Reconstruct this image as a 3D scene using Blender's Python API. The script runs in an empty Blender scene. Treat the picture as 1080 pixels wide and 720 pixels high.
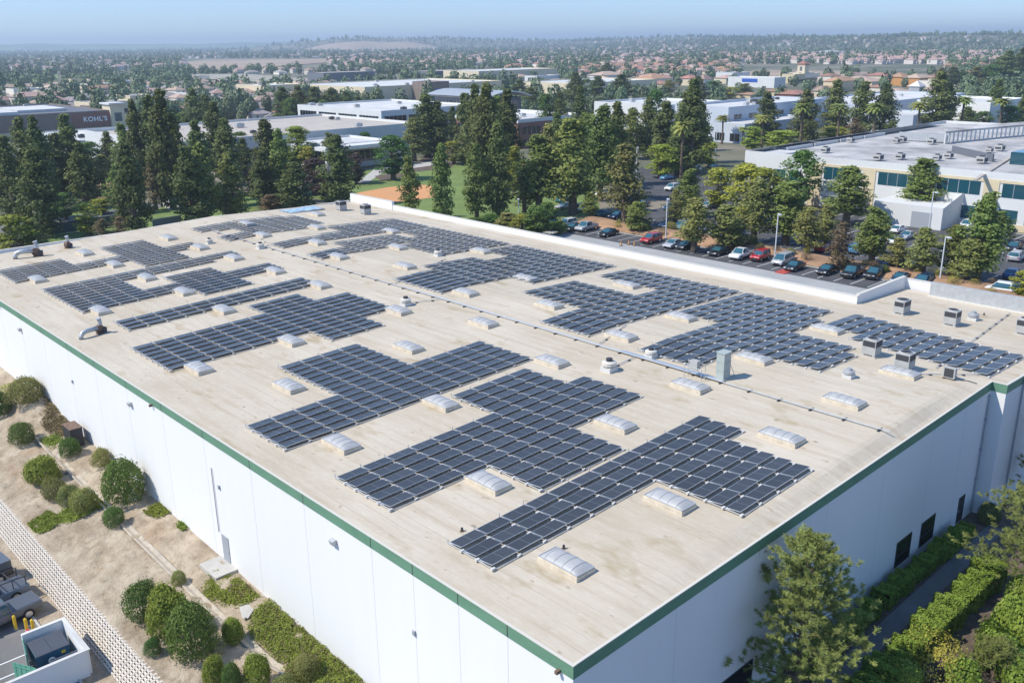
import bpy, bmesh, math, random
import numpy as np
from mathutils import Vector, Matrix
R=math.radians
C=bpy.context.scene.collection
rnd=random.Random(7)

# ------------------------------------------------------------------ camera frame
FPX,PITCH,ROLL,YAW=966.4,R(18.092),R(-.636),R(-43.001)
CAMH=36.0
cy_,sy_=math.cos(YAW),math.sin(YAW); cp_,sp_=math.cos(PITCH),math.sin(PITCH); cr_,sr_=math.cos(ROLL),math.sin(ROLL)
RX=Vector((cy_,sy_,0)); FW=Vector((-sy_,cy_,0)); UP=Vector((0,0,1))
FWD=FW*cp_-UP*sp_; DOWN=-(FW*sp_)-UP*cp_
XC=RX*cr_-DOWN*sr_; YC=RX*sr_+DOWN*cr_
CAM=Vector((0,0,CAMH))
def ray(px,py): return FWD+XC*((px-540)/FPX)+YC*((py-360)/FPX)
def at(px,py,z=0.0):
    d=ray(px,py); t=(z-CAMH)/d.z; p=CAM+d*t; return Vector((p.x,p.y,z))
def atX(px,py,X):
    d=ray(px,py); return CAM+d*(X/d.x)
def atY(px,py,Y):
    d=ray(px,py); return CAM+d*(Y/d.y)
def proj(p):
    v=Vector(p)-CAM; z=v.dot(FWD); return 540+FPX*v.dot(XC)/z, 360+FPX*v.dot(YC)/z
def scale_at(p): return FPX/(Vector(p)-CAM).dot(FWD)      # pixels per metre
def height_to(p,ytop):
    lo,hi=0.,90.
    for _ in range(40):
        m=(lo+hi)/2
        if proj((p[0],p[1],p[2]+m))[1]>ytop: lo=m
        else: hi=m
    return lo

# ------------------------------------------------------------------ materials
def mat(name,col,rough=.7,noise=None,metal=0,spec=.5,bump=None,objrand=None,trans=0,coat=0):
    """noise=(scale,amount,(sx,sy,sz)) mixes darker/lighter versions by object-space noise"""
    m=bpy.data.materials.new(name); m.use_nodes=True; nt=m.node_tree; N=nt.nodes; L=nt.links
    b=N['Principled BSDF']; b.inputs['Roughness'].default_value=rough; b.inputs['Metallic'].default_value=metal
    b.inputs['Specular IOR Level'].default_value=spec; b.inputs['Coat Weight'].default_value=coat
    b.inputs['Base Color'].default_value=(*col,1)
    out=None
    if noise:
        sc,am=noise[0],noise[1]; st=noise[2] if len(noise)>2 else (1,1,1)
        tc=N.new('ShaderNodeTexCoord'); mp=N.new('ShaderNodeMapping'); mp.inputs['Scale'].default_value=st
        nz=N.new('ShaderNodeTexNoise'); nz.inputs['Scale'].default_value=sc; nz.inputs['Detail'].default_value=6; nz.inputs['Roughness'].default_value=.65
        L.new(tc.outputs['Object'],mp.inputs['Vector']); L.new(mp.outputs[0],nz.inputs['Vector'])
        mx=N.new('ShaderNodeMix'); mx.data_type='RGBA'
        mr=N.new('ShaderNodeMapRange'); mr.inputs[1].default_value=.3; mr.inputs[2].default_value=.7
        L.new(nz.outputs[0],mr.inputs[0]); L.new(mr.outputs[0],mx.inputs[0])
        c2=noise[3] if len(noise)>3 else tuple(c*(1-am) for c in col)
        mx.inputs[6].default_value=(*c2,1)
        mx.inputs[7].default_value=(*[min(1,c*(1+am*(len(noise)<4))) for c in col],1)
        out=mx.outputs[2]
        if bump:
            bp=N.new('ShaderNodeBump'); bp.inputs['Strength'].default_value=bump; bp.inputs['Distance'].default_value=.05
            L.new(nz.outputs[0],bp.inputs['Height']); L.new(bp.outputs[0],b.inputs['Normal'])
    if objrand:
        oi=N.new('ShaderNodeObjectInfo'); hs=N.new('ShaderNodeHueSaturation')
        a=N.new('ShaderNodeMapRange'); a.inputs[3].default_value=1-objrand; a.inputs[4].default_value=1+objrand
        a2=N.new('ShaderNodeMapRange'); a2.inputs[3].default_value=.5-.035*objrand*3; a2.inputs[4].default_value=.5+.03*objrand*3
        ml=N.new('ShaderNodeMath'); ml.operation='MULTIPLY'; ml.inputs[1].default_value=7.31; fr=N.new('ShaderNodeMath'); fr.operation='FRACT'
        L.new(oi.outputs['Random'],a.inputs[0]); L.new(oi.outputs['Random'],ml.inputs[0]); L.new(ml.outputs[0],fr.inputs[0]); L.new(fr.outputs[0],a2.inputs[0])
        L.new(a.outputs[0],hs.inputs['Value']); L.new(a2.outputs[0],hs.inputs['Hue'])
        if out: L.new(out,hs.inputs['Color'])
        else: hs.inputs['Color'].default_value=(*col,1)
        out=hs.outputs[0]
    if out: L.new(out,b.inputs['Base Color'])
    if trans:
        t=N.new('ShaderNodeBsdfTranslucent'); ms=N.new('ShaderNodeMixShader'); ms.inputs[0].default_value=trans
        if out: L.new(out,t.inputs['Color'])
        else: t.inputs['Color'].default_value=(*col,1)
        L.new(b.outputs[0],ms.inputs[1]); L.new(t.outputs[0],ms.inputs[2]); L.new(ms.outputs[0],N['Material Output'].inputs['Surface'])
    return m
def srgb(r,g,b):
    f=lambda c:(c/255/12.92) if c/255<=.04045 else ((c/255+.055)/1.055)**2.4
    return (f(r),f(g),f(b))

M={}
def leafmat(n,col,r=.22,t=.3,ns=.35,am=.35): M[n]=mat(n,col,.65,(ns,am),spec=.25,objrand=r,trans=t)
leafmat('dark_foliage',(.145,.175,.052))
leafmat('pine_foliage',(.205,.25,.062))
leafmat('olive_foliage',(.255,.265,.078))
leafmat('broadleaf_foliage',(0.1, 0.175, 0.04))
leafmat('light_foliage',(0.3, 0.34, 0.05))
leafmat('yellow_foliage',(.38,.36,.06))
leafmat('purple_foliage',(0.085, 0.062, 0.05))
leafmat('brown_foliage',(0.22, 0.17, 0.085))
leafmat('palm_foliage',(.25,.29,.075))
leafmat('bush_foliage',(0.12, 0.185, 0.038),.15,.3,3.,.3)
leafmat('bright_bush_foliage',(0.24, 0.29, 0.045),.12,.3,3.,.3)
leafmat('hedge_foliage',(0.22, 0.3, 0.045),.05,.3,2.,.4)
leafmat('far_foliage',(0.135, 0.175, 0.085),.3,0,.004,.45)
leafmat('needle_foliage',(.26,.285,.08),.1,.3,.7,.45)
M['bark']=mat('bark',(.14,.10,.07),.9,(3,.4))
M['roofing']=None
M['white_wall']=mat('white_wall',(.76,.75,.73),.8,(.9,.015,(1,1,.06)))
M['office_white']=mat('office_white',(.64,.64,.62),.75,(.2,.04))
M['green_band']=mat('green_band',(.125,.255,.165),.6,(.5,.12,(1,1,3)))
M['cap_metal']=mat('cap_metal',(.62,.58,.50),.5)
M['joint']=mat('joint',(.56,.57,.58),.8)
M['grey_paint']=mat('grey_paint',(.33,.35,.38),.6)
M['dark_glass']=mat('dark_glass',(.012,.016,.02),.08,spec=.8)
M['teal_glass']=mat('teal_glass',(.012,.07,.095),.1,spec=.8)
M['frame_dark']=mat('frame_dark',(.03,.03,.035),.5)
M['aluminium']=mat('aluminium',(.62,.64,.66),.38,metal=.6)
M['galvanised']=mat('galvanised',(.47,.48,.48),.45,(2,.12),metal=.35)
M['hvac_paint']=mat('hvac_paint',(.42,.41,.385),.55,(1.5,.1))
M['hvac_dark']=mat('hvac_dark',(.045,.045,.05),.6)
M['cabinet_paint']=mat('cabinet_paint',(.38,.42,.385),.5,(1,.05))
M['rust']=mat('rust',(.16,.10,.07),.8,(4,.5))
M['dome']=mat('dome',(.42,.415,.40),.45,(2,.08),spec=.4)
M['curb']=mat('curb',(.60,.52,.40),.7,(2,.2))
M['concrete']=mat('concrete',(.46,.44,.40),.85,(.8,.15))
M['paver']=mat('paver',(.66,.60,.52),.85,(2,.15))
M['ballast']=mat('ballast',(.60,.59,.56),.85,(3,.1))
M['aisle_concrete']=mat('aisle_concrete',(.36,.36,.35),.85,(.12,.12))
M['asphalt']=mat('asphalt',(.075,.075,.08),.9,(.2,.3))
M['asphalt_light']=mat('asphalt_light',(.16,.155,.15),.9,(.3,.25))
M['paint_white']=mat('paint_white',(.75,.75,.73),.6)
M['tan_stucco']=mat('tan_stucco',(.62,.52,.34),.85,(.3,.06))
M['cream_stucco']=mat('cream_stucco',(.66,.57,.40),.85,(.3,.06))
M['brown_stucco']=mat('brown_stucco',(.23,.175,.145),.85,(.3,.12))
M['red_stucco']=mat('red_stucco',(.25,.125,.10),.85,(.3,.1))
M['terracotta']=mat('terracotta',(.37,.20,.13),.8,(.3,.2),objrand=.2)
M['terracotta_pale']=mat('terracotta_pale',(.42,.30,.23),.8,(.3,.15),objrand=.25)
M['house_stucco']=mat('house_stucco',(.68,.62,.53),.8,objrand=.2)
M['house_grey_roof']=mat('house_grey_roof',(.30,.27,.25),.8,(.3,.2),objrand=.3)
M['white_roofing']=mat('white_roofing',(.60,.59,.56),.7,(.10,.22))
M['shade_tinted_wall']=mat('shade_tinted_wall',(.50,.54,.60),.8,(.2,.05))  # blue-grey of the shaded fronts put into the wall colour
M['grey_roofing']=mat('grey_roofing',(.40,.385,.365),.85,(.12,.45),bump=None)
M['tan_roofing']=mat('tan_roofing',(.45,.40,.34),.85,(.1,.12))
M['dark_shade_grey']=mat('dark_shade_grey',(.13,.14,.16),.8)  # dark grey parts; also shade painted into apartment walls and the tower opening
M['blue_paint']=mat('blue_paint',(.015,.09,.42),.5)
M['sign_white']=mat('sign_white',(.82,.84,.86),.5)
M['sign_red']=mat('sign_red',(.35,.02,.02),.5)
M['orange_stucco']=mat('orange_stucco',(.55,.27,.08),.8)
M['yellow_paint']=mat('yellow_paint',(.75,.50,.03),.5)
M['pink_paint']=mat('pink_paint',(.72,.30,.42),.5)
M['dumpster_blue']=mat('dumpster_blue',(.015,.10,.19),.5,(1,.2))
M['gate_green']=mat('gate_green',(.12,.34,.24),.6,(1,.1))
M['lid']=mat('lid',(.09,.10,.12),.45)
M['lawn']=mat('lawn',(.155,.215,.055),.95,(.12,.25))
M['far_lawn']=mat('far_lawn',(.20,.29,.08),.95,(.02,.2))
M['infield']=mat('infield',(.60,.30,.13),.95,(.1,.06))
M['court_green']=mat('court_green',(.20,.36,.27),.8,(.05,.05))
M['mesh_fence']=mat('mesh_fence',(.20,.25,.21),.8)
M['windscreen']=mat('windscreen',(.075,.105,.115),.8)
M['mulch']=mat('mulch',(.115,.085,.062),.95,(.9,.5))
M['planter_soil']=mat('planter_soil',(.33,.20,.115),.95,(.25,.35))
M['dry_field']=mat('dry_field',(.36,.27,.19),.95,(.004,.2))
M['embankment']=mat('embankment',(.34,.31,.24),.95,(.01,.15))
M['tyre']=mat('tyre',(.02,.02,.022),.8)
M['chrome']=mat('chrome',(.6,.6,.62),.3,metal=.9)
M['lamp_lens']=mat('lamp_lens',(.65,.66,.68),.2)
M['tail_red']=mat('tail_red',(.35,.01,.01),.3)
M['car_glass']=mat('car_glass',(.03,.10,.13),.06,spec=.9)
M['red_kerb']=mat('red_kerb',(.45,.07,.05),.7)
M['lamp_post']=mat('lamp_post',(.62,.64,.66),.5)
M['tarp']=mat('tarp',(.36,.50,.60),.5,(2,.15))
M['solar_far']=mat('solar_far',(.03,.06,.13),.3)
CARCOL={'white':(.75,.75,.73),'silver':(.42,.43,.44),'black':(.012,.013,.015),'red':(.42,.015,.02),'blue':(.03,.12,.30),'light_blue':(.10,.28,.48),'blue_grey':(.15,.19,.23),'teal':(.02,.16,.20),'grey':(.11,.12,.13),'dark_blue':(.012,.03,.08)}
for k,v in CARCOL.items(): M['car_'+k]=mat('car_paint_'+k,v,.28,spec=.5,coat=.5)

def custom(name):
    m=bpy.data.materials.new(name); m.use_nodes=True; return m,m.node_tree.nodes,m.node_tree.links,m.node_tree.nodes['Principled BSDF']
# roofing of the warehouse: cream membrane, lap seams and brown ponding stains running down the slope
m,N,L,B=custom('cream_membrane'); M['roofing']=m
B.inputs['Roughness'].default_value=.85; B.inputs['Specular IOR Level'].default_value=.2
tc=N.new('ShaderNodeTexCoord')
def noise(scale,st,det=5,rg=.6,loc=(0,0,0)):
    mp=N.new('ShaderNodeMapping'); mp.inputs['Scale'].default_value=st; mp.inputs['Location'].default_value=loc
    nz=N.new('ShaderNodeTexNoise'); nz.inputs['Scale'].default_value=scale; nz.inputs['Detail'].default_value=det; nz.inputs['Roughness'].default_value=rg
    L.new(tc.outputs['Object'],mp.inputs['Vector']); L.new(mp.outputs[0],nz.inputs['Vector']); return nz.outputs[0]
def rng(s,a,b,c=0,d=1):
    r=N.new('ShaderNodeMapRange'); r.inputs[1].default_value=a; r.inputs[2].default_value=b; r.inputs[3].default_value=c; r.inputs[4].default_value=d; L.new(s,r.inputs[0]); return r.outputs[0]
def mix(f,a,b):
    x=N.new('ShaderNodeMix'); x.data_type='RGBA'; L.new(f,x.inputs[0])
    for i,v in ((6,a),(7,b)):
        if isinstance(v,tuple): x.inputs[i].default_value=(*v,1)
        else: L.new(v,x.inputs[i])
    return x.outputs[2]
base=mix(rng(noise(.09,(1,1,1)),.35,.68),(.490,.423,.322),(.580,.512,.410))
base=mix(rng(noise(1.3,(1,.10,1),4),.45,.72,0,.7),base,(.43,.355,.255))
base=mix(rng(noise(.55,(1,.45,1),3,.55,(9,3,0)),.60,.74,0,.85),base,(.37,.29,.17))
base=mix(rng(noise(2.2,(1,.5,1),2,.5,(3,7,0)),.68,.78,0,.8),base,(.27,.21,.13))
base=mix(rng(noise(5.,(1,.3,1),3),.5,.8,0,.35),base,(.66,.61,.52))
# lap seams every 0.9 m along X (lines run along Y)
sx=N.new('ShaderNodeSeparateXYZ'); L.new(tc.outputs['Object'],sx.inputs[0])
def mth(op,a,b=None):
    q=N.new('ShaderNodeMath'); q.operation=op
    for i,v in enumerate((a,b)):
        if v is None: continue
        if isinstance(v,(int,float)): q.inputs[i].default_value=v
        else: L.new(v,q.inputs[i])
    return q.outputs[0]
fr=mth('FRACT',mth('DIVIDE',sx.outputs[0],.92))
seam=mth('MULTIPLY',mth('LESS_THAN',fr,.06),rng(noise(.8,(1,.12,1)),.38,.6,.0,.75))
base=mix(seam,base,(.40,.33,.24))
L.new(base,B.inputs['Base Color'])
# photovoltaic glass: dark blue cells in a 6 x 12 grid with a pale centre line
m,N,L,B=custom('solar_cells'); M['cells']=m
tc=N.new('ShaderNodeTexCoord'); sx=N.new('ShaderNodeSeparateXYZ'); L.new(tc.outputs['Object'],sx.inputs[0])
def mth(op,a,b=None):
    q=N.new('ShaderNodeMath'); q.operation=op
    for i,v in enumerate((a,b)):
        if v is None: continue
        if isinstance(v,(int,float)): q.inputs[i].default_value=v
        else: L.new(v,q.inputs[i])
    return q.outputs[0]
gx=mth('LESS_THAN',mth('FRACT',mth('DIVIDE',mth('ADD',sx.outputs[0],5*.1517),.1517)),.07)
gy=mth('LESS_THAN',mth('FRACT',mth('DIVIDE',mth('ADD',sx.outputs[1],5*.155),.155)),.07)
cl=mth('LESS_THAN',mth('ABSOLUTE',sx.outputs[0]),.016)
g=mth('MULTIPLY',mth('MAXIMUM',gx,gy),.22); g=mth('MAXIMUM',g,mth('MULTIPLY',cl,.8))
x=N.new('ShaderNodeMix'); x.data_type='RGBA'; L.new(g,x.inputs[0]); x.inputs[6].default_value=(.046,.049,.054,1); x.inputs[7].default_value=(.16,.17,.19,1)
oi=N.new('ShaderNodeObjectInfo'); hv=N.new('ShaderNodeHueSaturation'); mr=N.new('ShaderNodeMapRange'); mr.inputs[3].default_value=.88; mr.inputs[4].default_value=1.15
L.new(oi.outputs['Random'],mr.inputs[0]); L.new(mr.outputs[0],hv.inputs['Value']); L.new(x.outputs[2],hv.inputs['Color']); L.new(hv.outputs[0],B.inputs['Base Color'])
B.inputs['Roughness'].default_value=.25; B.inputs['Specular IOR Level'].default_value=.22; 
# stuccoed dirt of the slope
m,N,L,B=custom('dry_dirt'); M['dirt']=m
tc=N.new('ShaderNodeTexCoord')
base=mix(rng(noise(.35,(1,1,1),6),.35,.68),(.34,.262,.178),(.54,.455,.335))
base=mix(rng(noise(1.6,(1,1,1),6,.75),.50,.72,0,.85),base,(.23,.165,.105))
base=mix(rng(noise(.22,(1,.6,1),4,.6,(11,5,0)),.60,.72,0,.5),base,(.36,.22,.12))
base=mix(rng(noise(7,(1,1,1),3),.55,.8,0,.5),base,(.56,.49,.40))
L.new(base,B.inputs['Base Color']); B.inputs['Roughness'].default_value=.95
nz=noise(2.5,(1,1,1),8,.7); bp=N.new('ShaderNodeBump'); bp.inputs['Strength'].default_value=.9; bp.inputs['Distance'].default_value=.25; L.new(nz,bp.inputs['Height']); L.new(bp.outputs[0],B.inputs['Normal'])
# general ground
m,N,L,B=custom('suburb_ground'); M['ground']=m
tc=N.new('ShaderNodeTexCoord')
base=mix(rng(noise(.012,(1,1,1),6),.42,.60),(.095,.105,.055),(.24,.205,.150))
base=mix(rng(noise(.05,(1,1,1),5),.50,.66,0,.8),base,(.055,.075,.032))
L.new(base,B.inputs['Base Color']); B.inputs['Roughness'].default_value=.95

# ------------------------------------------------------------------ mesh builder
class MB:
    def __init__(s): s.v=[]; s.f=[]; s.m=[]
    def add(s,vs,fs,mi=0):
        o=len(s.v); s.v+= [tuple(v) for v in vs]; s.f+=[tuple(i+o for i in f) for f in fs]; s.m+=[mi]*len(fs); return s
    def box(s,x0,x1,y0,y1,z0,z1,mi=0):
        v=[(x,y,z) for z in (z0,z1) for x,y in ((x0,y0),(x1,y0),(x1,y1),(x0,y1))]
        return s.add(v,[(3,2,1,0),(4,5,6,7),(0,1,5,4),(1,2,6,5),(2,3,7,6),(3,0,4,7)],mi)
    def obox(s,c,ex,ey,ez,ax=(1,0,0),ay=(0,1,0),az=(0,0,1),mi=0):
        c=Vector(c);ax,ay,az=[Vector(a).normalized() for a in (ax,ay,az)]
        v=[c+ax*(ex*i)+ay*(ey*j)+az*(ez*k) for k in(-.5,.5) for i,j in((-.5,-.5),(.5,-.5),(.5,.5),(-.5,.5))]
        return s.add(v,[(3,2,1,0),(4,5,6,7),(0,1,5,4),(1,2,6,5),(2,3,7,6),(3,0,4,7)],mi)
    def quad(s,a,b,c,d,mi=0): return s.add([a,b,c,d],[(0,1,2,3)],mi)
    def prism(s,poly,z0,z1,mi=0,top=None):
        n=len(poly); v=[(*p,z0) for p in poly]+[(*p,z1) for p in poly]
        s.add(v,[tuple(range(n-1,-1,-1))]+[(i,(i+1)%n,(i+1)%n+n,i+n) for i in range(n)],mi)
        return s.add([(*p,z1) for p in poly],[tuple(range(n))],mi if top is None else top)
    def tube(s,pts,r,n=8,mi=0):
        pts=[Vector(p) for p in pts]; rs=r if isinstance(r,(list,tuple)) else [r]*len(pts); v=[];f=[]
        for i,p in enumerate(pts):
            d=(pts[min(i+1,len(pts)-1)]-pts[max(i-1,0)]).normalized()
            a=d.orthogonal().normalized() if abs(d.z)<.99 else Vector((1,0,0)); a=(a-d*a.dot(d)).normalized()
            if abs(d.z)<.99: a=d.cross(Vector((0,0,1))).normalized()
            b=d.cross(a)
            for k in range(n):
                t=2*math.pi*k/n; v.append(p+(a*math.cos(t)+b*math.sin(t))*rs[i])
        for i in range(len(pts)-1):
            for k in range(n):
                k2=(k+1)%n; f.append((i*n+k,i*n+k2,(i+1)*n+k2,(i+1)*n+k))
        f.append(tuple(range(n-1,-1,-1))); f.append(tuple((len(pts)-1)*n+k for k in range(n)))
        return s.add(v,f,mi)
    def cyl(s,x,y,z0,z1,r,n=12,mi=0,r2=None): return s.tube([(x,y,z0),(x,y,z1)],[r,r if r2 is None else r2],n,mi)
    def mesh(s,name,mats):
        me=bpy.data.meshes.new(name); me.from_pydata(s.v,[],s.f)
        for m in mats: me.materials.append(M[m] if isinstance(m,str) else m)
        if len(mats)>1: me.polygons.foreach_set('material_index',s.m)
        me.update(); return me
    def build(s,name,mats,parent=None,smooth=False,loc=None):
        if isinstance(mats,str): mats=[mats]
        me=s.mesh(name,mats)
        if smooth: me.polygons.foreach_set('use_smooth',[True]*len(me.polygons))
        o=bpy.data.objects.new(name,me); C.objects.link(o); o.parent=parent
        if loc is not None: o.location=loc
        return o
def tag(o,label=None,cat=None,group=None,kind=None):
    if label: o['label']=label
    if cat: o['category']=cat
    if group: o['group']=group
    if kind: o['kind']=kind
    return o
def thing(name,label,cat,loc=(0,0,0),rz=0,group=None,kind=None):
    o=bpy.data.objects.new(name,None); C.objects.link(o); o.location=loc; o.rotation_euler=(0,0,rz); o.empty_display_size=.3
    return tag(o,label,cat,group,kind)
KIDS={}
def copy_tree(o,loc,rz=0,scale=None,label=None,group=None,mats=None):
    if o.name not in KIDS: KIDS[o.name]=[c for c in bpy.data.objects if c.parent==o]
    c=o.copy(); C.objects.link(c); c.location=loc; c.rotation_euler=(0,0,rz)
    if scale is not None: c.scale=scale
    if label: c['label']=label
    if group: c['group']=group
    for ch in KIDS[o.name]:
        d=ch.copy(); C.objects.link(d); d.parent=c
        if ch.name not in KIDS: KIDS[ch.name]=[q for q in bpy.data.objects if q.parent==ch]
        for g in KIDS[ch.name]:
            e=g.copy(); C.objects.link(e); e.parent=d
    return c
def struct(o): o['kind']='structure'; return o
ORD=['first','second','third','fourth','fifth','sixth','seventh','eighth','ninth','tenth','eleventh','twelfth','thirteenth','fourteenth','fifteenth','sixteenth','seventeenth','eighteenth','nineteenth','twentieth']

# ------------------------------------------------------------------ world, sun, camera
sc=bpy.context.scene
w=bpy.data.worlds.new('World'); sc.world=w; w.use_nodes=True
sky=w.node_tree.nodes.new('ShaderNodeTexSky'); sky.sky_type='NISHITA'; sky.sun_disc=False
SUN_AZ,SUN_EL=R(150),R(49)
sky.sun_elevation=SUN_EL; sky.sun_rotation=math.pi/2-SUN_AZ; sky.altitude=100; sky.air_density=1.0; sky.dust_density=0.0; sky.ozone_density=3.0
bg=w.node_tree.nodes['Background']; bg.inputs[1].default_value=.150
tn=w.node_tree.nodes.new('ShaderNodeMix'); tn.data_type='RGBA'; tn.blend_type='MULTIPLY'; tn.inputs[0].default_value=1; 
wn=w.node_tree; tcw=wn.nodes.new('ShaderNodeTexCoord'); sxw=wn.nodes.new('ShaderNodeSeparateXYZ'); mrw=wn.nodes.new('ShaderNodeMapRange'); mrw.inputs[1].default_value=.0; mrw.inputs[2].default_value=.30
mxw=wn.nodes.new('ShaderNodeMix'); mxw.data_type='RGBA'; mxw.inputs[6].default_value=(.43,.55,.86,1); mxw.inputs[7].default_value=(.80,.95,1.10,1)
wn.links.new(tcw.outputs['Generated'],sxw.inputs[0]); wn.links.new(sxw.outputs[2],mrw.inputs[0]); wn.links.new(mrw.outputs[0],mxw.inputs[0]); wn.links.new(mxw.outputs[2],tn.inputs[7])
w.node_tree.links.new(sky.outputs[0],tn.inputs[6]); w.node_tree.links.new(tn.outputs[2],bg.inputs[0])
sl=bpy.data.lights.new('sun','SUN'); sl.energy=4.0; sl.angle=R(.53); sl.color=(1,.945,.84)
so=bpy.data.objects.new('sun',sl); C.objects.link(so)
sd=Vector((math.cos(SUN_EL)*math.cos(SUN_AZ),math.cos(SUN_EL)*math.sin(SUN_AZ),math.sin(SUN_EL)))
so.rotation_euler=sd.to_track_quat('Z','Y').to_euler(); so.location=(0,0,80)
cd=bpy.data.cameras.new('camera'); co=bpy.data.objects.new('camera',cd); C.objects.link(co); sc.camera=co
cd.sensor_width=36; cd.sensor_fit='HORIZONTAL'; cd.lens=FPX/1080*36; cd.clip_start=.5; cd.clip_end=60000
mw=Matrix((( XC.x,-YC.x,-FWD.x,CAM.x),(XC.y,-YC.y,-FWD.y,CAM.y),(XC.z,-YC.z,-FWD.z,CAM.z),(0,0,0,1)))
co.matrix_world=mw
sc.view_settings.view_transform='Standard'; sc.view_settings.look='None'; sc.view_settings.exposure=.38; sc.view_settings.gamma=1
sc.render.resolution_x=1024; sc.render.resolution_y=682
ARR = {
 'A': (27.18, 34.43, 1.883, 1.226, 0, '############ ############ ############ .......####. .......####. .......####. .......####. .......####.'),
 'B': (27.12, 50.10, 1.897, 1.173, 0, '.......####. .......####. .......####. .......####. ############ ############ ############ ############ ############ ....####.... ....####.... ....####.... ....####....'),
 'C': (26.99, 65.55, 1.914, 1.102, 0, '....####.... ....####.... ....####.... ....####.... ....####.... ....####.... ....####.... ....######## ############ ############ ############ ############ ############'),
 'D': (28.09, 83.77, 1.905, 1.209, 0, '.......###.. .......###.. .......###.. ############ ############ ############ ############ ############ ############ ############ .......###.. .......###.. .......###..'),
 'E': (30.06, 89.27, 1.897, 1.307, 0, '########### ########### ###########'),
 'F': (29.14, 107.84, 1.894, 1.181, 0, '############ ############ ##########.. ####........ ####........ ####..###... ####..###... ####..###... ############ ############ ############ ......###... ......###... ......###...'),
 'G': (28.08, 123.74, 1.889, 1.149, 0, '.......###.. .......###.. ####...###.. ####...###.. ####...###.. ####...###.. ############ ############ ###########. .......###.. .......###.. .......###.. .......###..'),
 'H': (54.59, 125.41, 1.991, 1.197, 0, '#######. ######## ######## .####### ..###### ..###### ..###### ######## #######. ######..'),
 'I': (57.11, 112.91, 1.957, 1.13, 0, '......###### ......###### ......###### ......###### ....######## ############ ############ ############'),
 'J': (57.14, 103.09, 1.949, 1.184, 0, '.........### ...#####.### ...#####.### ...#####.### ############ ############ ######.##### ......###### ......###### ......###### ......###### ......###### ......###### ......######'),
 'K': (57.33, 85.46, 1.94, 1.211, 0, '.........### .........### ...####..### ...####..### ############ ############ ############ ############ ############ ############ ############ .....####### .....####### .....#######'),
 'L': (57.32, 66.38, 1.974, 1.232, 0, '...####..### ...####..### ...####..### ...####..### ...####..### ...####..### ...####..### ############ ############ ############ ############ ############'),
 'M': (57.36, 50.92, 1.962, 1.215, 0, '......###### ......###### ......###### ......###### ############ ############ ############ ############ ##########.. ...####..... ...####..... ...####..... ...####..... ...####..... ...###......'),
 'N': (72.75, 39.3, 1.915, 1.228, 0.125, '.### .### .### #### #### #### #### #### #### #### #### #### ####'),
}
# ================================================================== THE WAREHOUSE
BX0,BX1,BY0,BY1=24.7,86.0,22.8,132.0
BXE=96.5          # widened part at the back
RIDGE=61.3
def rz(x): return 11.35-.0331*abs(x-RIDGE)
JX,JY=71.2,21.7
def re_(x): return rz(BX0)+(rz(JX)-rz(BX0))*(x-BX0)/(JX-BX0)
wh=thing('warehouse','huge white warehouse with a green top band and a cream roof covered in solar arrays','warehouse',(BX0,BY0,0))
def wpt(x,y,z=0): return (x-BX0,y-BY0,z)
class WB(MB):      # builder in world coordinates, stored relative to the warehouse origin
    def build(s,name,mats,parent=wh,smooth=False):
        s.v=[(a-BX0,b-BY0,c) for a,b,c in s.v]; return MB.build(s,name,mats,parent,smooth)
# roof deck: two slopes meeting in a low ridge, with the widened bay
b=WB()
JX,JY=71.2,21.7
def deck(x0,x1,y0,y1): b.quad((x0,y0,rz(x0)),(x1,y0,rz(x1)),(x1,y1,rz(x1)),(x0,y1,rz(x0)))
deck(BX0+.05,RIDGE,24.3,BY1-.2); deck(RIDGE,BX1-.1,24.3,BY1-.2); deck(JX,BX1-.1,BY0+.05,24.3)
ex_=[BX0+.05]+[BX0+.05+(JX-BX0-.05)*i/30 for i in range(1,30)]; ex_=sorted(ex_+[RIDGE,JX])
for a,c in zip(ex_[:-1],ex_[1:]):
    for q in range(4):
        t0,t1=q/4,(q+1)/4; y0,y1=BY0+.05+(24.25-BY0)*t0,BY0+.05+(24.25-BY0)*t1
        z=lambda x,t: re_(x)+.0+(rz(x)-re_(x))*(t*t*(3-2*t))
        b.quad((a,y0,z(a,t0)),(c,y0,z(c,t0)),(c,y1,z(c,t1)),(a,y1,z(a,t1)))
deck(JX+.15,BX1-.1,JY+.15,BY0+.05); deck(BX1-.1,BXE,JY+.15,41.2)
b.build('roof_deck',['roofing'])
# walls
def wall(name,x0,x1,y0,y1,ztop): 
    w_=WB(); w_.box(x0,x1,y0,y1,-3.2,ztop); return w_.build(name,'white_wall')
def wallslope(name,x0,x1,y0,y1,d=0,rz=rz):
    w_=WB(); xs=[x0]+([RIDGE] if x0<RIDGE<x1 else [])+[x1]
    for a,c in zip(xs[:-1],xs[1:]):
        v=[(a,y0,-3.2),(c,y0,-3.2),(c,y1,-3.2),(a,y1,-3.2),(a,y0,rz(a)-d),(c,y0,rz(c)-d),(c,y1,rz(c)-d),(a,y1,rz(a)-d)]
        w_.add(v,[(3,2,1,0),(4,5,6,7),(0,1,5,4),(1,2,6,5),(2,3,7,6),(3,0,4,7)])
    return w_.build(name,'white_wall')
wall('wall',BX0,BX0+.3,BY0+.301,BY1,rz(BX0)-.02)
wallslope('wall',BX0,JX,BY0,BY0+.3,.04,re_)
wallslope('wall',JX,102.,JY,JY+.3,.02)
wall('wall',JX,JX+.3,JY+.301,BY0+.299,rz(JX)-.02)
wallslope('wall',BX0+.3,BX1+.3,BY1-.3,BY1,.02)
wall('wall',BX1,BX1+.3,41.6,BY1-.301,rz(BX1)-.02)
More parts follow.
